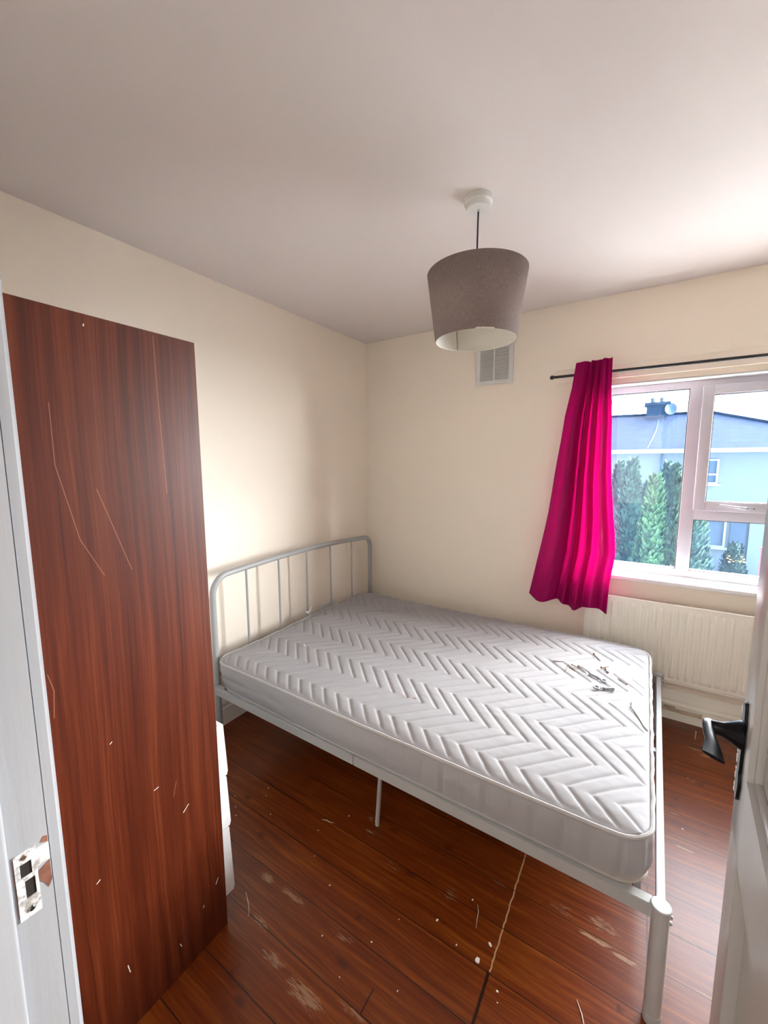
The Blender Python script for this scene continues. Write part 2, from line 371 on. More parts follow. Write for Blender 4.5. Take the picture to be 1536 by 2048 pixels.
br.inputs['Color1'].default_value = (0.36, 0.10, 0.13, 1); br.inputs['Color2'].default_value = (0.28, 0.08, 0.11, 1); br.inputs['Mortar'].default_value = (0.6, 0.45, 0.5, 1)
N.link(N.coord('Object', loc=(0, 0, 0)), br.inputs['Vector']); N.link(br.outputs[0], b.inputs['Base Color'])
sb = N.sep(N.coord()); N.link(N.comb(sb[0], sb[2], 0.0), br.inputs['Vector']); MAT['brick'] = m
MAT['leaf'] = simple('conifer_foliage', (0.024, 0.070, 0.050), 0.8, var=0.6, vscale=5)
MAT['leaf2'] = simple('yellow_green_foliage', (0.045, 0.11, 0.045), 0.8, var=0.5, vscale=5)
MAT['hedge'] = simple('dark_hedge_leaves', (0.02, 0.05, 0.035), 0.85, var=0.45, vscale=6)
MAT['bark'] = simple('brown_bark', (0.12, 0.08, 0.05), 0.9)
MAT['orange'] = simple('orange_flowers', (0.75, 0.35, 0.12), 0.8)

# ================================================================== mesh helpers
def tag(o, label=None, cat=None, group=None, kind=None):
    if label: o['label'] = label
    if cat: o['category'] = cat
    if group: o['group'] = group
    if kind: o['kind'] = kind
    return o
def empty(name, loc=(0, 0, 0)):
    o = bpy.data.objects.new(name, None); o.location = loc; o.empty_display_size = 0.05; COL.objects.link(o); return o
def link(name, me, mat, parent=None, smooth=None):
    if isinstance(mat, str): mat = MAT[mat]
    if len(me.materials) == 0: me.materials.append(mat)
    o = bpy.data.objects.new(name, me); COL.objects.link(o)
    if parent is not None:
        o.parent = parent
        if parent.type == 'EMPTY': o.matrix_parent_inverse = Matrix.Identity(4)
    return o
class MB:
    """collects shapes for ONE mesh"""
    def __init__(s): s.bm = bmesh.new()
    def box(s, x0, y0, z0, x1, y1, z1, bev=0.0, seg=2, mtx=None):
        r = bmesh.ops.create_cube(s.bm, size=1.0); vs = r['verts']
        for v in vs:
            v.co = Vector(((x0 + x1) / 2 + v.co.x * (x1 - x0), (y0 + y1) / 2 + v.co.y * (y1 - y0), (z0 + z1) / 2 + v.co.z * (z1 - z0)))
        es = list({e for v in vs for e in v.link_edges})
        if bev > 0:
            g = bmesh.ops.bevel(s.bm, geom=es, offset=bev, segments=seg, affect='EDGES', profile=0.5)
            vs = list({v for f in g['faces'] for v in f.verts} | {v for v in vs if v.is_valid})
        if mtx is not None:
            for v in vs: v.co = mtx @ v.co
        return s
    def tube(s, pts, r, seg=12, closed=False, caps=True, smooth=True):
        pts = [Vector(p) for p in pts]; n = len(pts); rings = []
        rr = r if isinstance(r, (list, tuple)) else [r] * n
        prev = None
        for i, p in enumerate(pts):
            if closed: t = pts[(i + 1) % n] - pts[i - 1]
            else: t = pts[min(i + 1, n - 1)] - pts[max(i - 1, 0)]
            t.normalize()
            if prev is None:
                a = Vector((0, 0, 1)) if abs(t.z) < 0.9 else Vector((1, 0, 0))
                u = t.cross(a).normalized()
            else:
                u = prev - t * prev.dot(t)
                u = u.normalized() if u.length > 1e-6 else t.orthogonal().normalized()
            prev = u; w = t.cross(u)
            rings.append([s.bm.verts.new(p + (u * cos(2 * pi * k / seg) + w * sin(2 * pi * k / seg)) * rr[i]) for k in range(seg)])
        m = n if closed else n - 1
        for i in range(m):
            A, B = rings[i], rings[(i + 1) % n]
            for k in range(seg):
                f = s.bm.faces.new((A[k], A[(k + 1) % seg], B[(k + 1) % seg], B[k])); f.smooth = smooth
        if caps and not closed:
            s.bm.faces.new(rings[0][::-1]); s.bm.faces.new(rings[-1])
        return s
    def lathe(s, prof, center, seg=48, axis='Z', closed=False):
        cx = Vector(center); rings = []
        for (r, h) in prof:
            ring = []
            for k in range(seg):
                a = 2 * pi * k / seg
                if axis == 'Z': v = Vector((r * cos(a), r * sin(a), h))
                elif axis == 'Y': v = Vector((r * cos(a), h, r * sin(a)))
                else: v = Vector((h, r * cos(a), r * sin(a)))
                ring.append(s.bm.verts.new(cx + v))
            rings.append(ring)
        for i in range(len(rings) - 1 + (1 if closed else 0)):
            A, B = rings[i], rings[(i + 1) % len(rings)]
            for k in range(seg):
                f = s.bm.faces.new((A[k], A[(k + 1) % seg], B[(k + 1) % seg], B[k])); f.smooth = True
        if not closed:
            if prof[0][0] > 1e-5: s.bm.faces.new(rings[0][::-1])
            if prof[-1][0] > 1e-5: s.bm.faces.new(rings[-1])
        return s
    def prism(s, poly, v0, v1):
        """poly: 3D points, extruded from +v0 to +v1"""
        v0, v1 = Vector(v0), Vector(v1)
        A = [s.bm.verts.new(Vector(p) + v0) for p in poly]; B = [s.bm.verts.new(Vector(p) + v1) for p in poly]
        s.bm.faces.new(A[::-1]); s.bm.faces.new(B)
        n = len(poly)
        for i in range(n): s.bm.faces.new((A[i], A[(i + 1) % n], B[(i + 1) % n], B[i]))
        return s
    def build(s, name, mat, parent=None, mtx=None):
        bmesh.ops.recalc_face_normals(s.bm, faces=s.bm.faces)
        if mtx is not None: s.bm.transform(mtx)
        me = bpy.data.meshes.new(name); s.bm.to_mesh(me); s.bm.free(); me.set_sharp_from_angle(angle=radians(38))
        return link(name, me, mat, parent)
def struct(o, label, cat):
    return tag(o, label, cat, kind='structure')

# ================================================================== room shell
H = 2.42; XR = 3.75; YF = -2.585; YH = -2.73
WX0, WX1, WZ0, WZ1 = 1.70, 3.50, 0.785, 1.925
struct(MB().box(-0.15, YH, -0.12, XR + .15, 0.0, 0.0).build('floor', 'floor'), 'worn varnished reddish brown floorboards with scuffs', 'floor')
struct(MB().box(-0.15, YH, H, XR + .15, 0.30, H + .12).build('ceiling', 'ceiling'), 'plain off-white painted ceiling', 'ceiling')
struct(MB().box(-0.15, YF, 0, 0, 0.0, H).build('wall_left', 'wall'), 'cream wall behind the metal headboard', 'wall')
struct(MB().box(-0.15, 0, -0.12, WX0, .30, H).box(WX1, 0, -0.12, XR + .15, .30, H).box(WX0, 0, -0.12, WX1, .30, WZ0 - 0.002).box(WX0, 0, WZ1, WX1, .30, H)
       .build('wall_back', 'wall'), 'cream wall with the window, radiator and air vent', 'wall')
struct(MB().box(XR, YF, 0, XR + .15, 0, H).build('wall_right', 'wall'), 'cream wall at the right behind the open door', 'wall')
DX0, DX1, DZ = 1.335, 2.095, 2.02
struct(MB().box(-0.15, YH, 0, DX0 - .03, YF, H).box(DX1 + .03, YH, 0, XR + .15, YF, H).box(DX0 - .03, YH, DZ + .03, DX1 + .03, YF, H)
       .build('wall_front', 'wall'), 'cream wall with the doorway', 'wall')
# landing behind the camera
struct(MB().box(0.6, -4.45, -0.12, 2.9, YH, 0).build('floor_landing', 'hallfloor'), 'beige landing carpet', 'floor')
struct(MB().box(0.6, -4.45, H, 2.9, YH, H + .1).build('ceiling_landing', 'ceiling'), 'white landing ceiling', 'ceiling')
struct(MB().box(0.5, -4.45, 0, 0.6, YH, H).box(2.9, -4.45, 0, 3.0, YH, H).box(0.5, -4.55, 0, 3.0, -4.45, H).build('wall_landing', 'wall'), 'cream landing walls', 'wall')

# skirting
def skirt(poly_pts, v0, v1, name, label):
    return struct(MB().prism(poly_pts, v0, v1).build(name, 'skirt'), label, 'skirting board')
prof = [(0, 0), (.022, 0), (.022, .098), (.017, .104), (.017, .112), (.020, .118), (.018, .135), (.010, .150), (.006, .162), (0, .165)]
skirt([(x, 0, z) for x, z in prof], (0, YF, 0), (0, -0.02, 0), 'baseboard_left', 'cream painted moulded skirting under the headboard')
prof2 = [(0, 0), (.024, 0), (.024, .040), (.020, .044), (.020, .085), (.024, .090), (.022, .102), (.017, .108), (.017, .130), (.012, .138), (.012, .160), (.005, .172), (0, .173)]
skirt([(0, -x, z) for x, z in prof2], (0.0, 0, 0), (XR, 0, 0), 'baseboard_back', 'cream painted stepped skirting below the radiator')
skirt([(XR - x, 0, z) for x, z in prof], (0, YF, 0), (0, -0.02, 0), 'baseboard_right', 'cream painted skirting at the right wall')

# batten above the window (rod is fixed to it)
struct(MB().box(1.44, -0.014, 1.955, 3.60, 0.0, 2.035, .003).build('trim_1', 'wall'), 'shallow cream painted batten over the window', 'trim')
# sill
struct(MB().box(1.665, -0.055, 0.788, 3.53, 0.095, 0.812, .006, 3).build('trim_2', 'trim'), 'white painted window sill above the radiator', 'window sill')
# white painted reveal lining
struct(MB().box(WX0 - .0, 0.001, 1.917, WX1, 0.095, 1.924, .001).box(WX0 + .001, 0.001, .812, WX0 + .008, .095, 1.917).build('trim_3', 'trim'), 'white painted lining of the window recess', 'trim')

# ------------------------------------------------------------------ window
win = struct(empty('window_1', (2.4, .12, .81)), 'white plastic framed window with a top opener and dusty panes', 'window')
def P(mb, name, mat, parent=win, label=None):
    o = mb.build(name, mat)
    return o
def child(mb, name, mat, root, label=None):
    """geometry given in world space, parented below root with no visual change"""
    o = mb.build(name, mat)
    o.parent = root
    o.matrix_parent_inverse = root_world(root).inverted()
    if label: o['label'] = label
    return o
def root_world(o):
    m = Matrix.LocRotScale(o.location, o.rotation_euler, o.scale)
    if o.parent: m = root_world(o.parent) @ o.matrix_parent_inverse @ m
    return m
fy0, fy1 = .088, .150
def frame_boxes(mb, x0, x1, z0, z1, w, y0, y1, bev=.004, wt=None, wb=None):
    wt = wt or w; wb = wb or w
    mb.box(x0, y0, z0, x0 + w, y1, z1, bev); mb.box(x1 - w, y0, z0, x1, y1, z1, bev)
    mb.box(x0 + w - .004, y0 + .0005, z0, x1 - w + .004, y1, z0 + wb, bev); mb.box(x0 + w - .004, y0 + .0005, z1 - wt, x1 - w + .004, y1, z1, bev)
fr_ = MB(); frame_boxes(fr_, WX0, WX1, .812, 1.917, .046, fy0, fy1, .004, .040, .048)
fr_.box(2.122, fy0 + .001, .85, 2.186, fy1, 1.885, .004).box(2.668, fy0 + .001, .85, 2.732, fy1, 1.885, .004).box(2.18, fy0 + .0015, 1.153, 2.674, fy1, 1.218, .004)
child(fr_, 'window_frame', 'upvc', win)
sash = MB(); frame_boxes(sash, 2.178, 2.676, 1.207, 1.886, .052, .070, .140, .005)
sh = child(sash, 'window_sash', 'upvc', win)
panes = [(1.746, 2.122, .860, 1.877), (2.186, 2.668, .860, 1.153), (2.732, 3.454, .860, 1.877)]
for (a, b_, c_, d) in panes:
    g = MB(); frame_boxes(g, a - .001, b_ + .001, c_ - .001, d + .001, .004, .0925, .118, 0); child(g, 'gasket', 'gasket', win)
    child(MB().box(a, .110, c_, b_, .114, d), 'window_pane', 'glass', win)
a, b_, c_, d = 2.230, 2.624, 1.259, 1.834
g = MB(); frame_boxes(g, a - .001, b_ + .001, c_ - .001, d + .001, .004, .076, .100, 0); child(g, 'gasket', 'gasket', sh)
child(MB().box(a, .093, c_, b_, .097, d), 'window_pane', 'glass', sh)
hd = MB().box(2.375, .058, 1.222, 2.445, .070, 1.240, .004).tube([(2.40, .055, 1.232), (2.36, .046, 1.236), (2.29, .045, 1.246)], [.007, .006, .004], 10)
h_o = child(hd, 'window_handle', 'upvc', sh)
child(MB().lathe([(.0045, 0), (.0045, .002)], (2.400, .0525, 1.231), 12, 'Y').lathe([(.003, 0), (.003, .002)], (2.432, .0565, 1.231), 12, 'Y'), 'keyhole', 'gasket', h_o)

# ------------------------------------------------------------------ door lining with strike plate
lin = struct(empty('trim_4', (DX0, -2.66, 0)), 'white gloss painted door lining with chipped steel strike plate', 'door frame')
# left lining with strike recesses is built around the holes
jm = MB()
JY0, JY1 = -2.637, -2.592
zs = [(0, .9285), (.9335, 1.02)]
jm.box(DX0 - .03, YH, 0, DX0, -2.592, DZ)
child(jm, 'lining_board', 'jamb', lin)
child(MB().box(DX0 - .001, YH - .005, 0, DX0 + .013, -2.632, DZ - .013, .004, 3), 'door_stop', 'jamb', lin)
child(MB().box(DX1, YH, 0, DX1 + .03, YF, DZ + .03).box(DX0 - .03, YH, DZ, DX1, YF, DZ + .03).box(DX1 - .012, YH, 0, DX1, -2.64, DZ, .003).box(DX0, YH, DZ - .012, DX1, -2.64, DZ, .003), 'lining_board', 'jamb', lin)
arc = MB().prism([(DX0 - .004, 0, 0), (DX0 - .07, 0, 0), (DX0 - .07, .012, 0), (DX0 - .055, .018, 0), (DX0 - .012, .016, 0), (DX0 - .004, .010, 0)], (0, -2.590, 0), (0, -2.590, DZ + .07))
arc.prism([(DX1 + .004, 0, 0), (DX1 + .07, 0, 0), (DX1 + .07, .012, 0), (DX1 + .055, .018, 0), (DX1 + .012, .016, 0), (DX1 + .004, .010, 0)], (0, -2.585, 0), (0, -2.585, DZ + .07))
arc.box(DX0 - .07, -2.585, DZ + .004, DX1 + .07, -2.569, DZ + .07, .003)
child(arc, 'architrave', 'jamb', lin)
# strike plate: outline with keep tongue towards the room, two mortices
def plate_with_holes(x, y0, y1, z0, z1, holes, t):
    ys = sorted({y0, y1} | {h[0] for h in holes} | {h[1] for h in holes}); zz = sorted({z0, z1} | {h[2] for h in holes} | {h[3] for h in holes})
    mb = MB()
    for i in range(len(ys) - 1):
        for j in range(len(zz) - 1):
            cy, cz_ = (ys[i] + ys[i + 1]) / 2, (zz[j] + zz[j + 1]) / 2
            if any(h[0] < cy < h[1] and h[2] < cz_ < h[3] for h in holes): continue
            mb.box(x, ys[i], zz[j], x + t, ys[i + 1], zz[j + 1])
    bmesh.ops.remove_doubles(mb.bm, verts=mb.bm.verts, dist=1e-5)
    return mb
holes = [(-2.6215, -2.6105, .975, .993), (-2.6185, -2.6085, .945, .969)]
sp = plate_with_holes(DX0 - .0005, -2.6265, -2.6055, .919, 1.008, holes, .0022)
sp.box(DX0 - .0005, -2.6056, .978, DX0 + .0017, -2.5925, 1.002)
plate = child(sp, 'strike_plate', 'strike', lin, 'painted steel strike plate')
for h in holes:
    child(MB().box(DX0 - .0002, h[0] - .0001, h[2], DX0 + .0005, h[1], h[3]), 'mortice_hole', 'darkhole', plate, 'dark mortice hole')
child(MB().box(DX0 - .0002, -2.6275, .925, DX0 + .0006, -2.6262, 1.004), 'mortice_gap', 'bare', plate)
child(MB().prism([(0, -2.6055, .970), (0, -2.5930, .976), (0, -2.5925, .948), (0, -2.5965, .940), (0, -2.6000, .950), (0, -2.6045, .956)], (DX0, 0, 0), (DX0 + .0006, 0, 0)), 'chipped_patch', 'bare', lin, 'bare red wood where the paint has chipped')
child(MB().prism([(0, -2.6000, 1.006), (0, -2.5930, 1.002), (0, -2.5928, 1.010), (0, -2.5965, 1.012)], (DX0, 0, 0), (DX0 + .0006, 0, 0)), 'chipped_patch', 'bare', lin, 'bare red wood where the paint has chipped')
sc1 = MB().lathe([(.0001, .0035), (.0025, .0035), (.0036, .0022), (.0036, 0)], (DX0, -2.615, .929), 16, 'X'); child(sc1, 'screw', 'steel', plate)
sc1 = MB().lathe([(.0001, .0030), (.0022, .0030), (.0032, .002), (.0032, 0)], (DX0, -2.617, 1.001), 16, 'X'); child(sc1, 'screw', 'rust', plate)

# ------------------------------------------------------------------ door (opened a little past square)
th = radians(3.5)
FE = Vector((2.124, -1.80, 0))
dvec = Vector((sin(th), cos(th), 0)); nvec = Vector((cos(th), -sin(th), 0))   # nvec points away from the camera side
DM = Matrix((( nvec.x, dvec.x, 0, FE.x), (nvec.y, dvec.y, 0, FE.y), (0, 0, 1, 0), (0, 0, 0, 1)))   # local: x depth, y along leaf (0 at free edge, negative to hinge)
DWID = 0.765
door = struct(empty('door_1', (2.10, -2.56, 0)), 'pale painted panelled door standing open at the right', 'door')
dm = MB()
rec = .019; T = .040
zt = 1.99; zb = .008
rails = [(zb, .20), (.790, .946), (zt - .11, zt)]
for (a, b_) in rails: dm.box(0, -DWID, a, T, 0, b_)
dm.box(0, -.102, zb, T, 0, zt, .0025).box(0, -DWID, zb, T, -DWID + .102, zt)
dm.box(.0003, -.43, zb, T - .0003, -.335, .80)
def dchild(mb, name, mat, parent, label=None):
    mb.bm.transform(DM)
    return child(mb, name, mat, parent, label)
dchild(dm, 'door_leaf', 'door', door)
pl = MB().box(rec, -DWID + .09, .93, T - .008, -.09, zt - .10).box(rec, -DWID + .09, .19, T - .008, -.09, .80)
dchild(pl, 'door_panel', 'door', door)
# mouldings inside the recesses
def mould(mb, y0, y1, z0, z1, w=.014, d=.012):
    for (a, b_, c_, d_) in ((y1 - w, y1, z0, z1), (y0, y0 + w, z0, z1)):
        mb.box(rec - d, a, c_, rec + .001, b_, d_, .004, 2)
    mb.box(rec - d, y0, z0, rec + .001, y1, z0 + w, .004, 2).box(rec - d, y0, z1 - w, rec + .001, y1, z1, .004, 2)
mm = MB(); mould(mm, -DWID + .10, -.1015, .945, zt - .11, .010, .011)
dchild(mm, 'panel_moulding', 'door', door)
# black lever handle on backplate
hp = MB()
outl = []
for k in range(24):
    a = 2 * pi * k / 24
    outl.append((0, -.036 + .014 * cos(a), 0.955 + (.090 * (1 if sin(a) > 0 else 1)) * sin(a) if False else 0))
def plate_poly():
    pts = []
    zc = .962; hh_ = .093
    n = 40
    for i in range(n):
        z = zc - hh_ + 2 * hh_ * i / (n - 1)
        t = (z - zc) / hh_
        w = .0135 + .004 * math.exp(-((abs(t) - .62) / .12) ** 2) - .004 * math.exp(-((abs(t) - .40) / .08) ** 2)
        w *= math.sqrt(max(0.0, 1 - abs(t) ** 10)) if abs(t) < 1 else 0.25
        w = max(w, .004)
        pts.append((z, w))
    return pts
pp = plate_poly()
poly = [(0, -.040 + w, z) for z, w in pp] + [(0, -.040 - w, z) for z, w in reversed(pp)]
hp.prism(poly, (-.005, 0, 0), (0.0005, 0, 0))
bp = dchild(hp, 'door_handle', 'black', door, 'black iron lever handle on a shaped backplate')
lv = MB().lathe([(.026, 0.0), (.024, -.006), (.018, -.016), (.0135, -.026), (.0115, -.040), (.0115, -.048)], (-.004, -.040, .992), 20, 'X')
# lever arm: thick curved neck, then flared flat grip towards the hinge side
sec = []
path = [(-.046, -.036, .994, .010, .010), (-.051, -.046, .997, .009, .011), (-.052, -.060, .998, .0065, .0115), (-.051, -.078, .996, .005, .012), (-.048, -.098, .993, .0045, .0135), (-.048, -.118, .990, .004, .0175), (-.048, -.134, .989, .0035, .0195)]
rings = []
for (x, y, z, rx, rz) in path:
    ring = []
    for k in range(14):
        a = 2 * pi * k / 14
        # grip is a flat blade lying tilted towards the room
        ring.append(lv.bm.verts.new(Vector((x + rz * cos(a) * .80 - rx * sin(a) * .3, y, z + rx * sin(a) + rz * cos(a) * -.25))))
    rings.append(ring)
for A, B in zip(rings, rings[1:]):
    for k in range(14):
        f = lv.bm.faces.new((A[k], A[(k + 1) % 14], B[(k + 1) % 14], B[k])); f.smooth = True
lv.bm.faces.new(rings[0][::-1]); lv.bm.faces.new(rings[-1])
dchild(lv, 'lever', 'black', bp)
ps = MB()
rnd_ = random.Random(4)
for i in range(16):
    z = .875 + i * .0105 + rnd_.uniform(-.003, .003)
    if .965 < z < 1.01: continue
    ps.box(-.0056, -.0265 + rnd_.uniform(-.002, .001), z, -.0045, -.0205, z + rnd_.uniform(.004, .010), .0005, 1)
dchild(ps, 'paint_splash', 'flake', bp, 'white paint smears on the backplate edge')
lk = MB().box(.008, -.0005, .90, .032, .0015, 1.06); dchild(lk, 'lock_faceplate', 'steel', door)
for zz_ in (.25, 1.72):
    dchild(MB().tube([(-.004, -DWID - .004, zz_), (-.004, -DWID - .004, zz_ + .09)], .006, 10), 'hinge', 'steel', door)

# ================================================================== wardrobe
wd = tag(empty('wardrobe', (.45, -2.31, 0)), 'tall dark mahogany wardrobe with white drawer fronts beside the doorway', 'wardrobe')
wy0, wy1, wx0, wx1, wzt = -2.560, -2.068, 0.03, 0.900, 1.800
child(MB().box(wx1 - .018, wy0, 0, wx1, wy1, wzt, .0015, 1), 'side_panel', 'mahogany', wd)
child(MB().box(wx0, wy0, 0, wx0 + .018, wy1, wzt, .0015, 1), 'side_panel', 'mahogany', wd)
child(MB().box(wx0 + .018, wy0, wzt - .018, wx1 - .018, wy1, wzt - .0005), 'top_panel', 'mahogany', wd)
child(MB().box(wx0 + .018, wy0, .02, wx1 - .018, wy0 + .006, wzt - .018), 'back_panel', 'mahogany', wd)
child(MB().box(wx0 + .018, wy1 - .03, 0, wx1 - .018, wy1 - .012, .085), 'plinth', 'mahogany', wd)
child(MB().box(wx0 + .018, wy0 + .006, .69, wx1 - .018, wy1 - .02, .708), 'shelf', 'mahogany', wd)
for i, (a, b_) in enumerate(((wx0 + .020, .463), (.467, wx1 - .020))):
    dr = child(MB().box(a, wy1 - .022, .712, b_, wy1 - .004, wzt - .022, .002), 'wardrobe_door', 'whitefront', wd)
    kx = .44 if i == 0 else .49
    child(MB().lathe([(.005, 0), (.005, .012), (.011, .018), (.011, .026), (.0001, .028)], (kx, wy1 - .004, 1.2), 16, 'Y'), 'knob', 'steel', dr)
for (a, b_, pr0, pr1) in ((.508, .683, .018, .030), (.332, .506, .020, .031), (.100, .330, .020, .032)):
    # each front is a slanted slab: lower lip stands further out than the top
    mb = MB().prism([(0, wy1 - .002, a), (0, wy1 + pr1 - .004, a), (0, wy1 + pr1, a + .012), (0, wy1 + pr0 + .004, b_ - .004), (0, wy1 + pr0 - .004, b_), (0, wy1 - .002, b_)], (wx0 + .002, 0, 0), (wx1 - .001, 0, 0))
    child(mb, 'drawer_front', 'whitefront', wd)

# ================================================================== bed
bed = tag(empty('bed_frame', (1.05, -.85, 0)), 'grey metal double bed frame with curved spindle headboard', 'bed')
HN, HF = Vector((.130, -1.550, 0)), Vector((.110, -.120, 0))
FN, FF = Vector((2.047, -1.600, 0)), Vector((2.070, -.225, 0))
RZ = .340
def hp_at(y, z):
    t = (y - HN.y) / (HF.y - HN.y); p = HN.lerp(HF, t); return Vector((p.x, y, z))
arch = [hp_at(HN.y, 0.0), hp_at(HN.y, .40), hp_at(HN.y, .79)]
rb = .095
for k in range(1, 8):
    a = pi / 2 * k / 8
    arch.append(hp_at(HN.y + rb * (1 - cos(a)), .800 + .105 * sin(a)))
yA, yB = HN.y + rb, HF.y - rb * .75
for k in range(0, 21):
    t = k / 20; y = yA + (yB - yA) * t
    arch.append(hp_at(y, .905 + .022 * sin(pi * t) - .012 * t))
for k in range(1, 8):
    a = pi / 2 * k / 8
    arch.append(hp_at(yB + rb * .75 * sin(a), .893 - .085 * (1 - cos(a))))
arch += [hp_at(HF.y, .78), hp_at(HF.y, .4), hp_at(HF.y, 0)]
child(MB().tube(arch, .0165, 16), 'headboard_tube', 'bedmetal', bed)
for y, zt_ in ((-1.336, .912), (-1.098, .922), (-.855, .924), (-.616, .918), (-.368, .905)):
    child(MB().tube([hp_at(y, .385), hp_at(y, zt_)], .0062, 10), 'spindle', 'bedmetal', bed)
child(MB().tube([hp_at(HN.y + .012, .385), hp_at(HF.y - .012, .385)], .011, 12), 'headboard_crossbar', 'bedmetal', bed)
def rail(A, B, w, z0, z1, name, bev=.002):
    A, B = Vector(A), Vector(B); d = (B - A).normalized(); n = Vector((-d.y, d.x, 0)) * w / 2
    mb = MB()
    base_ = [A - n, B - n, B + n, A + n]
    mb.prism([(p.x, p.y, 0) for p in base_], (0, 0, z0), (0, 0, z1))
    bmesh.ops.bevel(mb.bm, geom=mb.bm.edges[:], offset=bev, segments=2, affect='EDGES')
    return child(mb, name, 'bedmetal', bed)
rn0 = Vector((.140, -1.572, 0)); rn1 = Vector((2.045, -1.590, 0))
def lp(A, B, t): return A.lerp(B, t)
tj = (1.052 - .140) / (2.045 - .140)
gapt = .0006
railsA = rail(lp(rn0, rn1, 0), lp(rn0, rn1, tj - gapt), .030, RZ - .040, RZ, 'side_rail')
railsB = rail(lp(rn0, rn1, tj + gapt), lp(rn0, rn1, .992), .030, RZ - .040, RZ, 'side_rail')
rf0 = Vector((.120, -.130, 0)); rf1 = Vector((2.065, -.235, 0))
rail(rf0, lp(rf0, rf1, .5), .030, RZ - .040, RZ, 'side_rail'); rail(lp(rf0, rf1, .501), rf1, .030, RZ - .040, RZ, 'side_rail')
rail(FN + Vector((0, .015, 0)), FF - Vector((0, .015, 0)), .020, RZ - .040, RZ, 'foot_rail')
cb0, cb1 = Vector((.13, -.80, 0)), Vector((2.05, -.90, 0))
rail(cb0, cb1, .03, RZ - .045, RZ - .012, 'centre_beam')
child(MB().box(1.06, -1.555, RZ - .047, 1.16, -1.525, RZ - .038, .001, 1), 'joining_plate', 'bedmetal', bed)
for Pp in (FN, FF):
    child(MB().lathe([(.0205, 0), (.0215, .004), (.0215, .026), (.0205, .030)], (Pp.x, Pp.y, 0), 24).lathe([(.020, .022), (.020, RZ + .004)], (Pp.x, Pp.y, 0), 24)
          , 'foot_post', 'bedmetal', bed)
    cp = child(MB().lathe([(.0225, RZ - .001), (.0235, RZ + .002), (.0235, RZ + .006), (.0215, RZ + .008), (.0001, RZ + .008)], (Pp.x, Pp.y, 0), 28), 'post_cap', 'bedmetal', bed)
    for dz in (-.014, -.032):
        child(MB().lathe([(.0001, .026), (.0035, .0255), (.0048, .022), (.0048, .016)], (Pp.x, Pp.y, RZ + dz), 14, 'X'), 'bolt', 'steel', bed)
for (a, b_) in (((1.135, -1.520, RZ - .03), (1.108, -1.510, 0)), ((1.11, -.85, RZ - .04), (1.11, -.85, 0)), ((1.13, -.24, RZ - .03), (1.11, -.26, 0)), ((1.99, -.90, RZ - .04), (1.99, -.90, 0))):
    v0, v1 = Vector(a), Vector(b_)
    child(MB().tube([v1, v1 + Vector((0, 0, .012)).lerp(v0 - v1, .02), v0], [.0092, .0092, .0085], 12), 'middle_leg', 'white_metal' if False else 'bedmetal', bed)
for i in range(13):
    t = .05 + i * .075; a = rn0.lerp(rn1, t) + Vector((0, .018, RZ - .014)); b_ = rf0.lerp(rf1, t) + Vector((0, -.018, RZ - .014))
    mid = (a + b_) / 2 + Vector((0, 0, .004))
    mb = MB()
    pts = [a, a.lerp(mid, .5) + Vector((0, 0, .002)), mid, b_.lerp(mid, .5) + Vector((0, 0, .002)), b_]
    vs = []
    for p in pts:
        vs.append([mb.bm.verts.new(p + Vector(q)) for q in ((-.025, 0, -.004), (.025, 0, -.004), (.025, 0, .004), (-.025, 0, .004))])
    for A, B in zip(vs, vs[1:]):
        for k in range(4): mb.bm.faces.new((A[k], A[(k + 1) % 4], B[(k + 1) % 4], B[k]))
    mb.bm.faces.new(vs[0][::-1]); mb.bm.faces.new(vs[-1])
    child(mb, 'slat', 'slat', bed)
for x in (.215, .300):
    yy_ = -1.574 - (x - .140) * .0094
    child(MB().box(x, yy_ + .003, RZ - .001, x + .034, yy_ + .013, RZ + .0012), 'slat_slot', 'darkhole', bed, 'dark slat slot in the rail top')
child(MB().box(1.984, -1.545, .285, 2.004, -1.515, .334, .002, 1), 'corner_bracket', 'bedmetal', bed)
# torn white label clip at the headboard
clipb = MB().prism([(0, -.905, .524), (0, -.880, .514), (0, -.862, .512), (0, -.838, .530), (0, -.842, .512), (0, -.858, .500), (0, -.880, .498)], (.136, 0, 0), (.1375, 0, 0))
clipb.box(.130, -.862, .44, .136, -.856, .502)
child(clipb, 'plastic_clip', 'white_metal', bed, 'torn white plastic clip at the middle spindle')

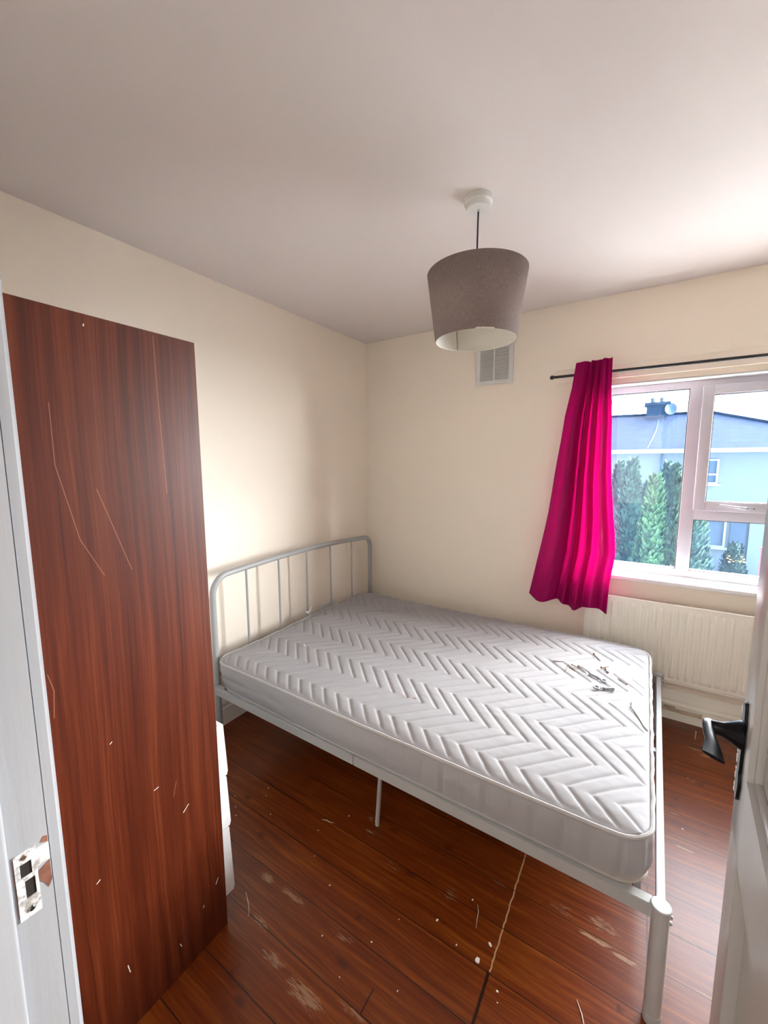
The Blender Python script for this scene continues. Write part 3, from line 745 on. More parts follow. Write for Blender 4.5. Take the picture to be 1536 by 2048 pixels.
# ================================================================== mattress
mat_root = tag(empty('mattress', (1.08, -.93, .345)), 'white quilted mattress with zigzag stitching lying on the bed frame', 'mattress')
MX0, MX1, MY0, MY1 = .172, 2.018, -1.588, -.290
MZ0, MZ1 = .342, .487
cxm, cym = (MX0 + MX1) / 2, (MY0 + MY1) / 2; hx, hy = (MX1 - MX0) / 2, (MY1 - MY0) / 2; RC = .085
def sq2disc(i, j): return i * math.sqrt(1 - j * j / 2), j * math.sqrt(1 - i * i / 2)
def lowf(x, y):
    return .006 * sin(3.1 * x + 1.3 * sin(2.2 * y)) * sin(2.7 * y + .5) + .003 * noise.noise(Vector((x * 3, y * 3, 0)))
def tri(y):
    p = (y + 1.501) / .134
    k = math.floor(p); f_ = p - k
    v = -.067 + .134 * f_
    return v if k % 2 == 0 else -v
def top_z(x, y):
    ex = min(x - MX0, MX1 - x); ey = min(y - MY0, MY1 - y)
    # crown + soft shoulder
    e_ = min(ex, ey)
    sh_ = .020 * (1 - math.exp(-max(e_, 0) / .045))
    z = MZ1 - .004 + sh_ + lowf(x, y)
    border = min(1.0, max(0.0, (e_ - .010) / .014))
    yy2 = y + .006 * sin(5 * x)
    s2 = tri(yy2)
    k = (x - s2 - .0465) / .070
    fk = k - math.floor(k)
    dgr = min(fk, 1 - fk) * .070 * .72           # distance to groove
    puff = 1 - math.exp(-(dgr / .0058) ** 1.2)
    z += (.0056 * puff - .0040) * border
    # fabric wrinkles
    z += .0010 * noise.noise(Vector((x * 18, y * 42, 1.7))) * border
    return z
NX, NY = 520, 372
xs = np.linspace(-1, 1, NX); ys = np.linspace(-1, 1, NY)
verts = []
rx_, ry_ = RC / hx, RC / hy
for b1 in ys:
    for a1 in xs:
        px, py = a1 * hx, b1 * hy
        ax, ay = abs(px) - (hx - RC), abs(py) - (hy - RC)
        if ax > 0 and ay > 0:
            qx, qy = sq2disc(ax / RC, ay / RC)
            px = math.copysign(hx - RC + qx * RC, px); py = math.copysign(hy - RC + qy * RC, py)
        X, Y = cxm + px, cym + py
        edge = max(abs(a1), abs(b1))
        if edge > .9999:
            Z = MZ1 - .006 + lowf(X, Y)
        else:
            Z = top_z(X, Y)
        verts.append((X, Y, Z))
idx = np.arange(NX * NY).reshape(NY, NX)
faces = np.stack([idx[:-1, :-1], idx[:-1, 1:], idx[1:, 1:], idx[1:, :-1]], -1).reshape(-1, 4).tolist()
me = bpy.data.meshes.new('quilted_top'); me.from_pydata(verts, [], faces); me.polygons.foreach_set('use_smooth', [True] * len(faces)); me.update()
o = link('quilted_top', me, 'ticking'); o.parent = mat_root; o.matrix_parent_inverse = root_world(mat_root).inverted()
# outline
out_pts = []
def outline(n=620):
    segs = [(MX0 + RC, MY0, MX1 - RC, MY0), (MX1, MY0 + RC, MX1, MY1 - RC), (MX1 - RC, MY1, MX0 + RC, MY1), (MX0, MY1 - RC, MX0, MY0 + RC)]
    cs = [(MX1 - RC, MY0 + RC, -pi / 2), (MX1 - RC, MY1 - RC, 0), (MX0 + RC, MY1 - RC, pi / 2), (MX0 + RC, MY0 + RC, pi)]
    per = 2 * (2 * hx + 2 * hy) - 8 * RC + 2 * pi * RC; st = per / n; res = []
    s = 0
    for (sg, cc) in zip(segs, cs):
        x0, y0, x1, y1 = sg; L = math.hypot(x1 - x0, y1 - y0); m_ = int(L / st)
        nx, ny = (y1 - y0) / L, -(x1 - x0) / L
        for i in range(m_): t = i / m_; res.append((x0 + (x1 - x0) * t, y0 + (y1 - y0) * t, nx, ny, s + L * t))
        s += L; La = RC * pi / 2; m_ = int(La / st) + 2
        for i in range(m_):
            t = i / m_; a = cc[2] + pi / 2 * t
            res.append((cc[0] + RC * cos(a), cc[1] + RC * sin(a), cos(a), sin(a), s + La * t))
        s += La
    return res
OL = outline()
bmv = bmesh.new(); rings = []
NZ = 22
for (x, y, nx, ny, s_l) in OL:
    col_ = []
    ztop = MZ1 - .006 + lowf(x, y)
    nearside = max(0.0, -ny)
    for j in range(NZ):
        t = j / (NZ - 1); z = MZ0 + (ztop - MZ0) * t
        bul = .013 * math.sin(pi * min(1, max(0, t * .92 + .04))) ** .8
        # stitched vertical channels, shallow towards the head
        fade = min(1.0, max(0.12, (x - .95) / .5)) if nearside > .5 else 1.0
        q = (s_l + .03) / .075; fq = abs(q - round(q)) * .075
        bul -= .010 * fade * math.exp(-(fq / .0055) ** 2) * math.sin(pi * t) ** .5
        bul += .004 * noise.noise(Vector((s_l * 9, z * 22, 3.3))) * math.sin(pi * t)
        bul -= (1 - t) * (.006 + (.022 * max(0, 1 - x / .9) if nearside > .5 else 0))
        # a long horizontal crease near the head end
        if nearside > .5 and x < .9: bul -= .005 * math.exp(-((t - .50 - .1 * (x - .2)) / .07) ** 2) * (1 - x / .9)
        col_.append(bmv.verts.new((x + nx * bul, y + ny * bul, z)))
    rings.append(col_)
n_ = len(rings)
for i in range(n_):
    A, B = rings[i], rings[(i + 1) % n_]
    for j in range(NZ - 1):
        f = bmv.faces.new((A[j], B[j], B[j + 1], A[j + 1])); f.smooth = True
bmv.faces.new([r[0] for r in rings][::-1])
me = bpy.data.meshes.new('side_border'); bmv.to_mesh(me); bmv.free()
o = link('side_border', me, 'ticking'); o.parent = mat_root; o.matrix_parent_inverse = root_world(mat_root).inverted()
for (zf, off) in ((1, .004), (0, .004)):
    pts = []
    for (x, y, nx, ny, s_l) in OL[::2]:
        z = (MZ1 - .004 + lowf(x, y)) if zf else MZ0 + .004
        w = .0012 * sin(s_l * 40) + .001 * sin(s_l * 93)
        ww = off + w - (0 if zf else .008 + (.022 * max(0, 1 - x / .9) if ny < -.5 else 0))
        pts.append((x + nx * ww, y + ny * ww, z + w * .6))
    child(MB().tube(pts, .0062, 8, closed=True), 'piping', 'piping' if zf else 'ticking', mat_root)
# torn lighter patch at the foot edge
tp_ = MB()
gx = [(1.955, -.905), (1.985, -.93), (2.008, -.985), (2.012, -1.06), (1.998, -1.05), (1.975, -.99), (1.955, -.95)]
tp_.prism([(x, y, top_z(x, y) + .0055) for x, y in gx], (0, 0, -.004), (0, 0, .001))
child(tp_, 'torn_fabric', 'flake', mat_root, 'torn bright white flap at the foot edge')

# ---------------------------------------------------------------- screws and bolts lying on the mattress
def zt_at(x, y): return top_z(x, y)
def screw_mesh(L, r, head, mat, bend=0.0):
    pts = [(t * L, bend * L * t * t, 0) for t in np.linspace(0, 1, 9)]
    rr = [r] * 7 + [r * .75, r * .2]
    mb = MB().tube(pts, rr, 8)
    mb.lathe([(.0001, -.0022), (head, -.0018), (head * .9, -.0002), (r, .001)], (0, 0, 0), 12, 'X')
    return mb
nails = [(1.623, -.722, 1.672, -.704, 'long thin rusty nail pointing at the headboard side, leftmost on the mattress', .002),
         (1.691, -.742, 1.691, -.819, 'short rusty nail lying nearest the camera at the left of the nail heap', .0019),
         (1.692, -.733, 1.728, -.768, 'thick brown screw in the middle of the nail heap', .0028),
         (1.706, -.728, 1.748, -.738, 'bent brown nail crossing the thick screw', .0021),
         (1.733, -.718, 1.774, -.771, 'dark straight nail pointing at the end of an eye bolt', .0022),
         (1.781, -.541, 1.810, -.606, 'grey nail lying alone nearest the window', .0022),
         (1.827, -.688, 1.856, -.644, 'brown screw on top of the crossed pair', .0024),
         (1.854, -.712, 1.836, -.650, 'brown screw underneath in the crossed pair', .0026),
         (1.931, -.777, 1.893, -.734, 'dark nail lying alone nearest the foot of the mattress', .002),
         (1.857, -.790, 1.876, -.780, 'pale splinter beside the eye of the upper eye bolt', .0013)]
for i, (x0, y0, x1, y1, lab, r) in enumerate(nails):
    L = math.hypot(x1 - x0, y1 - y0)
    mb = screw_mesh(L, r, r * 2.1, None, .12 if i in (0, 3, 5) else 0.0) if i != 9 else MB().tube([(0, 0, 0), (L * .5, .001, 0), (L, 0, 0)], [r, r * .8, r * .3], 6)
    o = mb.build('screw' if i in (2, 6, 7) else ('wood_splinter' if i == 9 else 'nail'), 'palenail' if i == 9 else 'rust')
    zz0, zz1 = zt_at(x0, y0) + r * 2.0, zt_at(x1, y1) + r * 1.2
    if i == 6: zz0 += .005; zz1 += .004
    if i == 3: zz0 += .004
    d_ = Vector((x1 - x0, y1 - y0, zz1 - zz0)).normalized()
    o.rotation_euler = d_.to_track_quat('X', 'Z').to_euler(); o.location = (x0, y0, max(zz0, zz1 - .01))
    tag(o, lab, 'screw' if i in (2, 6, 7) else ('splinter' if i == 9 else 'nail'), 'loose nails and screws on the mattress')
def eyebolt():
    mb = MB()
    R_ = .0105
    mb.tube([(R_ * cos(a), R_ * sin(a), 0) for a in np.linspace(0, 2 * pi, 24, endpoint=False)], .0033, 10, closed=True)
    mb.tube([(R_ + .001, 0, 0), (.032, 0, 0)], .0028, 10)
    return mb
def bolt_parts(root):
    s1 = MB().lathe([(.0062, .026), (.0066, .028), (.0066, .032), (.0050, .033), (.0048, .062), (.0058, .064), (.0058, .070), (.0001, .070)], (0, 0, 0), 14, 'X').build('sleeve', 'steel', root)
    s2 = MB().lathe([(.0075, .0255), (.0075, .0295)], (0, 0, 0), 6, 'X').build('nut', 'steel', root)
for (x0, y0, x1, y1, lab) in ((1.845, -.806, 1.783, -.768, 'zinc eye bolt anchor pointing its sleeve at the nail heap'), (1.824, -.886, 1.892, -.861, 'zinc eye bolt anchor lying nearer the camera, sleeve towards the foot')):
    rt_ = tag(empty('eye_bolt'), lab, 'eye bolt', 'eye bolts on the mattress')
    eyebolt().build('eye', 'steel', rt_); bolt_parts(rt_)
    z0_ = max(zt_at(x0, y0), zt_at(x1, y1), zt_at((x0 + x1) / 2, (y0 + y1) / 2)) + .0062
    rt_.location = (x0, y0, z0_)
    rt_.rotation_euler = (0, 0, math.atan2(y1 - y0, x1 - x0))
fl_ = MB().box(.452, -1.245, 0, .462, -1.237, .004, .001, 1).build('paint_flake', 'flake')
fl_.location = (0, 0, zt_at(.457, -1.24) + .001)
tag(fl_, 'white chip lying on the mattress near the headboard', 'paint flake')

# ================================================================== pendant lamp
lx, ly = 1.378, -1.235
lamp = tag(empty('pendant_lamp', (lx, ly, H)), 'taupe tapered drum pendant lamp hanging from the ceiling', 'pendant lamp')
child(MB().lathe([(.050, H), (.050, H - .018), (.047, H - .021), (.044, H - .022), (.043, H - .034), (.040, H - .038), (.005, H - .039), (.004, H - .046)], (lx, ly, 0), 40), 'ceiling_rose', 'white_metal', lamp, 'white ceiling rose')
child(MB().tube([(lx, ly, H - .045), (lx - .001, ly, 2.25), (lx, ly, 2.135)], .0033, 8), 'cord', 'cord', lamp, 'dark flex')
child(MB().lathe([(.007, 2.14), (.017, 2.125), (.019, 2.09), (.021, 2.075), (.021, 2.060), (.017, 2.055)], (lx, ly, 0), 20), 'bulb_holder', 'white_metal', lamp)
Z1s, Z0s, R1s, R0s = 2.164, 1.928, .181, .149
def shade_mesh(ra, rb_, za, zb_, th_):
    bm = bmesh.new(); seg = 96; uvl = bm.loops.layers.uv.new('uv')
    def ring(r, z): return [bm.verts.new((lx + r * cos(2 * pi * k / seg), ly + r * sin(2 * pi * k / seg), z)) for k in range(seg)]
    A = ring(ra, za); B = ring(rb_, zb_); C_ = ring(rb_ - th_, zb_); D_ = ring(ra - th_, za)
    for k in range(seg):
        k2 = (k + 1) % seg
        for (P_, Q_, v0, v1) in ((A, B, 1, 0), (B, C_, 0, 0), (C_, D_, 0, 1), (D_, A, 1, 1)):
            f = bm.faces.new((P_[k], Q_[k], Q_[k2], P_[k2])); f.smooth = P_ in (A, C_)
            for l, uvv in zip(f.loops, ((k / seg, v0), (k / seg, v1), ((k + 1) / seg, v1), ((k + 1) / seg, v0))): l[uvl].uv = uvv
    bmesh.ops.recalc_face_normals(bm, faces=bm.faces)
    me = bpy.data.meshes.new('shade'); bm.to_mesh(me); bm.free(); return me
o = link('lamp_shade', shade_mesh(R1s, R0s, Z1s, Z0s, .0012), 'linen'); o.parent = lamp; o.matrix_parent_inverse = root_world(lamp).inverted()
lin_o = link('shade_lining', shade_mesh(R1s - .0014, R0s - .0014, Z1s - .001, Z0s + .001, .001), 'shade_in'); lin_o.parent = o; lin_o['label'] = 'ivory lining'
for (r, z) in ((R1s - .003, Z1s - .002), (R0s - .003, Z0s + .002)):
    child(MB().tube([(lx + r * cos(a), ly + r * sin(a), z) for a in np.linspace(0, 2 * pi, 64, endpoint=False)], .0022, 8, closed=True), 'shade_ring', 'shade_in', lamp)
sp_ = MB().tube([(lx + .024 * cos(a), ly + .024 * sin(a), 2.112) for a in np.linspace(0, 2 * pi, 24, endpoint=False)], .0016, 6, closed=True)
for k in range(3):
    a = 2 * pi * k / 3 + .6
    sp_.tube([(lx + .024 * cos(a), ly + .024 * sin(a), 2.112), (lx + .09 * cos(a), ly + .09 * sin(a), 2.118), (lx + (R1s - .004) * cos(a), ly + (R1s - .004) * sin(a), Z1s - .003)], .0016, 6)
child(sp_, 'shade_spider', 'white_metal', lamp)
sv = Vector((lx - .02, ly + .1, 0)); a = math.atan2(.65, -.76)
child(MB().tube([(lx + (R0s - .0035) * cos(a), ly + (R0s - .0035) * sin(a), Z0s + .004), (lx + (R1s - .0035) * cos(a), ly + (R1s - .0035) * sin(a), Z1s - .004)], .0011, 6), 'lining_seam', 'linen', lin_o)
tt = MB()
for k in range(14):   # frayed white tear on the lower rim, near side towards the camera
    a_ = radians(-70 + k * 1.8); r_ = R0s + .0006; hgt = .003 + .003 * abs(noise.noise(Vector((k * .7, 0, 0))))
    tt.prism([(lx + r_ * cos(a_), ly + r_ * sin(a_), Z0s), (lx + r_ * cos(a_ + .035), ly + r_ * sin(a_ + .035), Z0s), (lx + r_ * cos(a_ + .035), ly + r_ * sin(a_ + .035), Z0s + hgt), (lx + r_ * cos(a_), ly + r_ * sin(a_), Z0s + hgt)], (0, 0, -.001), (.0003, -.0003, 0))
child(tt, 'frayed_rim', 'shade_in', o, 'frayed white edge on the lower rim')

# ================================================================== air vent
vent = tag(empty('air_vent', (1.055, -.006, 2.13)), 'white louvred air vent on the window wall below the lamp', 'air vent')
vx0, vx1, vz0, vz1 = .928, 1.180, 1.996, 2.256
vf = MB(); frame_boxes(vf, vx0, vx1, vz0, vz1, .030, -.016, -.0005, .004); child(vf, 'vent_frame', 'white_metal', vent)
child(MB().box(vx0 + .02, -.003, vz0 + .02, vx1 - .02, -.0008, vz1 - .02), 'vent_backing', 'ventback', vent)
lv_ = MB()
for half in (0, 1):
    a = vx0 + .028 + half * .100; b_ = a + .096
    for k in range(17):
        z = vz0 + .034 + k * .0119
        lv_.prism([(a, -.005, z), (a, -.004, z + .0010), (a, -.0115, z + .0085), (a, -.013, z + .0080)], (0, 0, 0), (b_ - a, 0, 0))
lv_.box(1.049, -.0145, vz0 + .028, 1.059, -.004, vz1 - .028, .001, 1)
child(lv_, 'louvres', 'white_metal', vent)

# ================================================================== socket
sk = tag(empty('wall_socket', (.006, -.535, .412)), 'white double wall socket behind the headboard', 'socket')
child(MB().box(.0005, -.612, .385, .012, -.438, .440, .003), 'socket_plate', 'white_metal', sk)
for yy_ in (-.575, -.480):
    child(MB().box(.011, yy_ - .006, .400, .0135, yy_ + .006, .420, .001, 1), 'switch', 'white_metal', sk)

# ================================================================== radiator
rad = tag(empty('radiator', (2.25, -.07, .25)), 'cream ribbed panel radiator under the window', 'radiator')
rx0, rx1, rz0, rz1, ryf = 1.684, 2.884, .250, .700, -.100
nrib = 36; pitch_ = (rx1 - rx0) / nrib
bm = bmesh.new()
cols = []
ux = []
for k in range(nrib):
    x0 = rx0 + k * pitch_
    for t in (0.0, .18, .30, .38, .62, .70, .82): ux.append((x0 + t * pitch_, t))
ux.append((rx1, 0.0))
def ribd(t):   # channel depth: flat raised flute in the middle, groove at pitch border
    return 1.0 if .34 < t < .66 else (0.5 if .25 < t < .75 else (0.12 if .1 < t < .9 else 0.0))
zl = [rz0, rz0 + .010, rz0 + .012, rz0 + .020, rz0 + .028, rz0 + .036, rz0 + .048, rz0 + .060, rz1 - .062, rz1 - .048, rz1 - .036, rz1 - .026, rz1 - .012, rz1 - .004, rz1]
def zfade(z):
    a = (z - (rz0 + .028)) / .018; b2 = ((rz1 - .026) - z) / .022
    return max(0.0, min(1.0, a, b2))
for (x, t) in ux:
    c_ = []
    for z in zl:
        dd = -.010 * ribd(t) * zfade(z) + (.0035 if ribd(t) < .05 else 0) * zfade(z)
        yb = ryf + dd + (.003 if z <= rz0 + .010 else 0) + (.002 if z == rz1 else 0)
        c_.append(bm.verts.new((x, yb, z)))
    cols.append(c_)
for A, B in zip(cols, cols[1:]):
    for j in range(len(zl) - 1): bm.faces.new((A[j], B[j], B[j + 1], A[j + 1]))
# back and rim
bk = [[bm.verts.new((x, ryf + .012, z)) for z in (rz0, rz1)] for x in (rx0, rx1)]
def loopface(vs): 
    try: bm.faces.new(vs)
    except ValueError: pass
loopface([cols[0][j] for j in range(len(zl))] + [bk[0][1], bk[0][0]]); loopface([cols[-1][j] for j in range(len(zl))][::-1] + [bk[1][0], bk[1][1]])
loopface([c_[-1] for c_ in cols] + [bk[1][1], bk[0][1]]); loopface([c_[0] for c_ in cols][::-1] + [bk[0][0], bk[1][0]]); loopface([bk[0][0], bk[0][1], bk[1][1], bk[1][0]])
bmesh.ops.recalc_face_normals(bm, faces=bm.faces)
me = bpy.data.meshes.new('radiator_panel'); bm.to_mesh(me); bm.free()
o = link('radiator_panel', me, 'radiator'); o.parent = rad; o.matrix_parent_inverse = root_world(rad).inverted()
bv = o.modifiers.new('b', 'BEVEL'); bv.width = .0015; bv.segments = 2; bv.limit_method = 'ANGLE'
child(MB().tube([(rx0 + .004, ryf - .001, rz1 - .003), (rx1 - .004, ryf - .001, rz1 - .003)], .0035, 8), 'top_seam', 'radiator', rad)
child(MB().box(rx0 + .01, -.085, rz0 + .03, rx1 - .01, -.045, rz1 - .03), 'convector_fins', 'radiator', rad)
for x in (rx0 + .15, rx1 - .15):
    child(MB().box(x - .015, -.046, rz0 + .05, x + .015, -.001, rz1 - .05, .002, 1), 'wall_bracket', 'radiator', rad)
child(MB().tube([(rx1 + .002, -.08, rz0 + .02), (rx1 + .035, -.08, rz0 + .02), (rx1 + .035, -.08, .02)], .0075, 10), 'tail_pipe', 'radiator', rad)
# heating pipe along the skirting
pp_ = tag(empty('heating_pipe', (2.1, -.034, .066)), 'dirty beige pipe running along the skirting under the radiator', 'pipe')
child(MB().tube([(1.2, -.0345, .066), (1.8, -.0335, .067), (2.298, -.0345, .064)], .0082, 10), 'pipe_run', 'pipe', pp_)
child(MB().box(2.290, -.050, .052, 2.312, -.023, .080, .003).lathe([(.005, -.002), (.005, .0)], (2.301, -.050, .066), 12, 'Y'), 'pipe_elbow', 'skirt', pp_)
child(MB().box(2.12, -.046, .074, 2.17, -.024, .082, .002, 1), 'paint_lump', 'pipe', pp_)
# standing screw on the floor under the radiator
o = MB().tube([(2.255, -.165, .0005), (2.256, -.166, .042)], [.002, .0022], 8).lathe([(.004, .042), (.0042, .0445), (.0001, .045)], (2.256, -.166, 0), 10).build('screw', 'palenail')
tag(o, 'pale screw standing upright on the floor under the radiator', 'screw')

# ================================================================== curtain rod and curtain
rodz = 1.984
rod = tag(empty('curtain_rod', (2.3, -.08, rodz)), 'thin black curtain rod above the window', 'curtain rod')
child(MB().tube([(1.436, -.08, rodz), (2.4, -.08, rodz - .004), (3.55, -.08, rodz - .002)], .0080, 12), 'rod_bar', 'rod', rod)
child(MB().lathe([(.0001, -.013), (.008, -.0105), (.0125, -.004), (.0125, .004), (.008, .0105), (.0001, .013)], (1.434, -.08, rodz), 18, 'X'), 'finial', 'rod', rod)
for x in (1.64, 3.4):
    child(MB().box(x - .009, -.080, rodz - .018, x + .009, -.0145, rodz - .008, .002, 1).box(x - .012, -.020, rodz - .025, x + .012, -.0142, rodz + .03, .002, 1), 'rod_bracket', 'rod', rod)
cur = tag(empty('curtain', (1.65, -.085, 1.3)), 'magenta satin curtain hanging on the rod left of the window', 'curtain')
Lz = [2.048, 1.907, 1.742, 1.436, 1.176, .894, .635, .600]; Lx = [1.568, 1.553, 1.520, 1.484, 1.456, 1.409, 1.362, 1.358]
Rz = [2.048, 1.887, 1.710, 1.392, 1.068, .945, .777, .600]; Rx = [1.752, 1.754, 1.768, 1.782, 1.818, 1.826, 1.810, 1.803]
def lerp_tab(z, zs_, xs_):
    return float(np.interp(-z, [-q for q in zs_], xs_))
# fold layout across the width: (u centre, width, depth)
NU, NV = 260, 220
bm = bmesh.new(); uvl = bm.loops.layers.uv.new('uv'); grid = []
def foldy(u, t):
    # t 0 at top, 1 at hem: gathered narrow pleats in the middle, broad flat flap at the left
    q = np.interp(u, [0, .34, .44, .54, .64, .74, .86, 1], [0, .9, 1.5, 2.1, 2.7, 3.3, 3.8, 4.4])
    w = np.interp(u, [0, .2, .36, .8, 1], [.25, .5, 1, 1, .6])
    a = math.sin(2 * pi * q + 1.1) * w * (.015 + .010 * min(1, t * 3) - .004 * t)
    a += .012 * t * math.sin(2 * pi * 1.6 * u + 2.6 + 1.4 * t)
    return a
for j in range(NV + 1):
    t = j / NV; rowv = []
    for i in range(NU + 1):
        u = i / NU
        topz = 2.046 + .006 * u - .010 * math.exp(-((u - .42) / .035) ** 2) - .008 * math.exp(-((u - .62) / .03) ** 2)
        botz = .612 + .016 * sin(2 * pi * 2.3 * u + 2.4) + .020 * (u < 0) + (.024 * (1 - u) ** 6)
        z = topz + (botz - topz) * t
        xl = lerp_tab(z, Lz, Lx); xr = lerp_tab(z, Rz, Rx)
        wu = u
        x = xl + (xr - xl) * wu + .004 * noise.noise(Vector((u * 3, t * 5, 2)))
        pin = math.exp(-(t / .05) ** 2)
        y = -.113 + foldy(u, t) + .007 * noise.noise(Vector((u * 7, t * 6, 7))) * (.3 + t)
        y -= .042 * t ** 1.5 * (.5 + .5 * u) if t > 0 else 0
        y += .004 * noise.noise(Vector((u * 16 + t * 3, t * 20, 11))) * t
        rowv.append(bm.verts.new((x, y, z)))
    grid.append(rowv)
for j in range(NV):
    for i in range(NU):
        f = bm.faces.new((grid[j][i], grid[j + 1][i], grid[j + 1][i + 1], grid[j][i + 1])); f.smooth = True
        for l, (a, b2) in zip(f.loops, ((i, j), (i, j + 1), (i + 1, j + 1), (i + 1, j))): l[uvl].uv = (a / NU, 1 - b2 / NV)
me = bpy.data.meshes.new('curtain_panel'); bm.to_mesh(me); bm.free()
cpn = link('curtain_panel', me, 'satin'); cpn.parent = cur; cpn.matrix_parent_inverse = root_world(cur).inverted()
so = cpn.modifiers.new('s', 'SOLIDIFY'); so.thickness = .0008
tb = MB()
for x in (1.60, 1.655, 1.70): tb.box(x - .016, -.068, rodz - .035, x + .016, -.066, rodz + .035, .0005, 1)
child(tb, 'rod_loops', 'satin', cur)

# ================================================================== debris on the floor
def chip(x, y, s, seed, label, length=1.0, ang=0.0, group='tiny white paint chips on the floorboards'):
    r = random.Random(seed); n = 7; mb = MB(); pts = []
    for k in range(n):
        a = 2 * pi * k / n; rr = s * r.uniform(.55, 1.0)
        pts.append((rr * cos(a) * length, rr * sin(a), 0))
    mb.prism(pts, (0, 0, 0), (0, 0, min(.0025, s * .3)))
    o = mb.build('paint_flake', 'flake'); o.location = (x, y, .0004); o.rotation_euler = (0, 0, ang)
    tag(o, label, 'paint flake', group); return o
chip(1.613, -1.728, .009, 1, 'largest white paint chip on the floor, by the cut board end', 1.1, .2)
chip(1.632, -1.669, .005, 2, 'curled white paint sliver beyond the largest chip', 1.6, 2.2)
chip(1.466, -1.695, .0045, 3, 'small curved white chip left of the cut board end', 1.4, 1.0)
chip(1.684, -1.766, .004, 4, 'white chip right of the cut board end, nearest the camera side', 1.2, .7)
shared = 'tiny white paint chip lying on the brown floorboards'
for i, (x, y) in enumerate([(.582, -1.622), (.608, -1.658), (.699, -1.713), (.491, -1.733), (.542, -1.769), (.58, -1.795), (.984, -1.540), (.981, -1.749), (.687, -1.904),
                            (1.291, -1.981), (1.448, -1.917), (1.692, -1.79), (1.32, -1.86), (1.545, -1.725), (1.10, -1.80), (.92, -1.66), (1.54, -1.574), (1.36, -1.76), (1.18, -1.93), (2.16, -.86), (2.20, -.52)]):
    r = random.Random(i + 40); chip(x, y, r.uniform(.0016, .0030), i + 50, shared, r.uniform(1, 2.2), r.uniform(0, 3))
def sliver(pts, r, name, label, mat='palenail'):
    o = MB().tube([(x, y, r + .0003) for x, y in pts], [r * .5, r, r * .9, r * .4][:len(pts)], 6).build(name, mat); tag(o, label, 'splinter'); return o
sliver([(.90, -1.615), (.92, -1.607), (.937, -1.607), (.955, -1.60)], .0013, 'wood_splinter', 'thin pale splinter on the floor left of the bed leg')
sliver([(1.875, -1.665), (1.890, -1.690), (1.900, -1.715), (1.903, -1.735)], .0013, 'wood_splinter', 'curved white splinter near the foot post of the bed', 'flake')
sliver([(1.56, -1.580), (1.57, -1.60), (1.575, -1.63), (1.58, -1.65)], .0013, 'wood_splinter', 'pale splinter on the dark floor in front of the side rail')
sliver([(.87, -1.975), (.90, -1.99), (.925, -2.005), (.94, -2.02)], .0013, 'wood_splinter', 'pale splinter beside the bottom drawer of the wardrobe')

# ================================================================== outside
struct(MB().box(-30, .35, -2.95, 40, 60, -2.75).build('ground_outside', 'drive'), 'pale paving and gardens outside the window', 'ground')
# unseen eaves added to keep direct sun to the sill
struct(MB().box(-.5, .30, 2.50, 4.6, .74, 2.62).build('trim_5', 'fascia'), 'unseen eaves board added outside to block the sun above the window', 'trim')
hs = tag(empty('house', (2.5, 16, -2.75)), 'grey rendered semi-detached house across the street with slate hipped roof', 'house')
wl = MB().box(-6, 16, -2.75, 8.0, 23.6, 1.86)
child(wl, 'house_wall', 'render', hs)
rf = MB(); bmr = rf.bm
E0, E1, RZa = -6.4, 8.2, 3.60
ev = 1.93
v_ = [bmr.verts.new(p) for p in ((E0, 15.72, ev), (E1, 15.72, ev), (E1, 23.9, ev), (E0, 23.9, ev), (-6.4, 19.5, 3.66), (4.1, 19.5, 3.55))]
for q in ((0, 1, 5, 4), (1, 2, 5), (2, 3, 4, 5), (3, 0, 4), (3, 2, 1, 0)): bmr.faces.new([v_[k] for k in q])
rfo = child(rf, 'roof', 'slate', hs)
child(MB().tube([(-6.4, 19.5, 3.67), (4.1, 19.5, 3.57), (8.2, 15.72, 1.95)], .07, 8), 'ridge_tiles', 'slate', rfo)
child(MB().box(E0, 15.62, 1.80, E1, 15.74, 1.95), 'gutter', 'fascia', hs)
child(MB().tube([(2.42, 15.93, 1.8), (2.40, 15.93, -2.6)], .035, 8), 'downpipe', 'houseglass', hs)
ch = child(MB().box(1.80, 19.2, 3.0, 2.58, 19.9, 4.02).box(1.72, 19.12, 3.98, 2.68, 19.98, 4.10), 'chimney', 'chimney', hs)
for x in (2.03, 2.38): child(MB().lathe([(.10, 0), (.09, .12), (.11, .22)], (x, 19.5, 4.10), 12), 'chimney_pot', 'pot', ch)
dish = MB().lathe([(.001, .06), (.14, .045), (.26, .0), (.255, -.01), (.13, .035), (.001, .05)], (0, 0, 0), 20, 'Y')
dish.bm.transform(Matrix.Translation((2.70, 19.2, 3.78)) @ Matrix.Rotation(.5, 4, 'Z')); child(dish, 'satellite_dish', 'houseglass', ch)
child(MB().tube([(1.95, 15.9, 1.99), (2.2, 17.6, 2.75), (2.3, 19.2, 3.4)], .02, 6).tube([(1.95, 15.9, 1.99), (0.9, 15.85, 1.97)], .02, 6), 'cable', 'houseglass', rfo)
def house_window(x0, x1, z0, z1, mullion=None, name='house_window'):
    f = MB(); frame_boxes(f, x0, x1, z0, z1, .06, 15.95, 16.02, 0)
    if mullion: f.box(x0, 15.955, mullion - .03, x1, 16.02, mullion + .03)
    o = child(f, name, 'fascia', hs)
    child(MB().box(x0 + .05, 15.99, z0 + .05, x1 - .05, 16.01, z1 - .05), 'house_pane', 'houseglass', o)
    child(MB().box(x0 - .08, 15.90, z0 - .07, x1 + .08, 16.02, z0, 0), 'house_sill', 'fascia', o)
house_window(3.30, 4.14, .68, 1.57, 1.02)
house_window(3.60, 4.50, -1.62, -.55)
house_window(-1.2, 0.4, .55, 1.50)
child(MB().box(4.62, 15.94, -2.75, 5.05, 16.01, -.55), 'house_door', 'houseglass', hs)
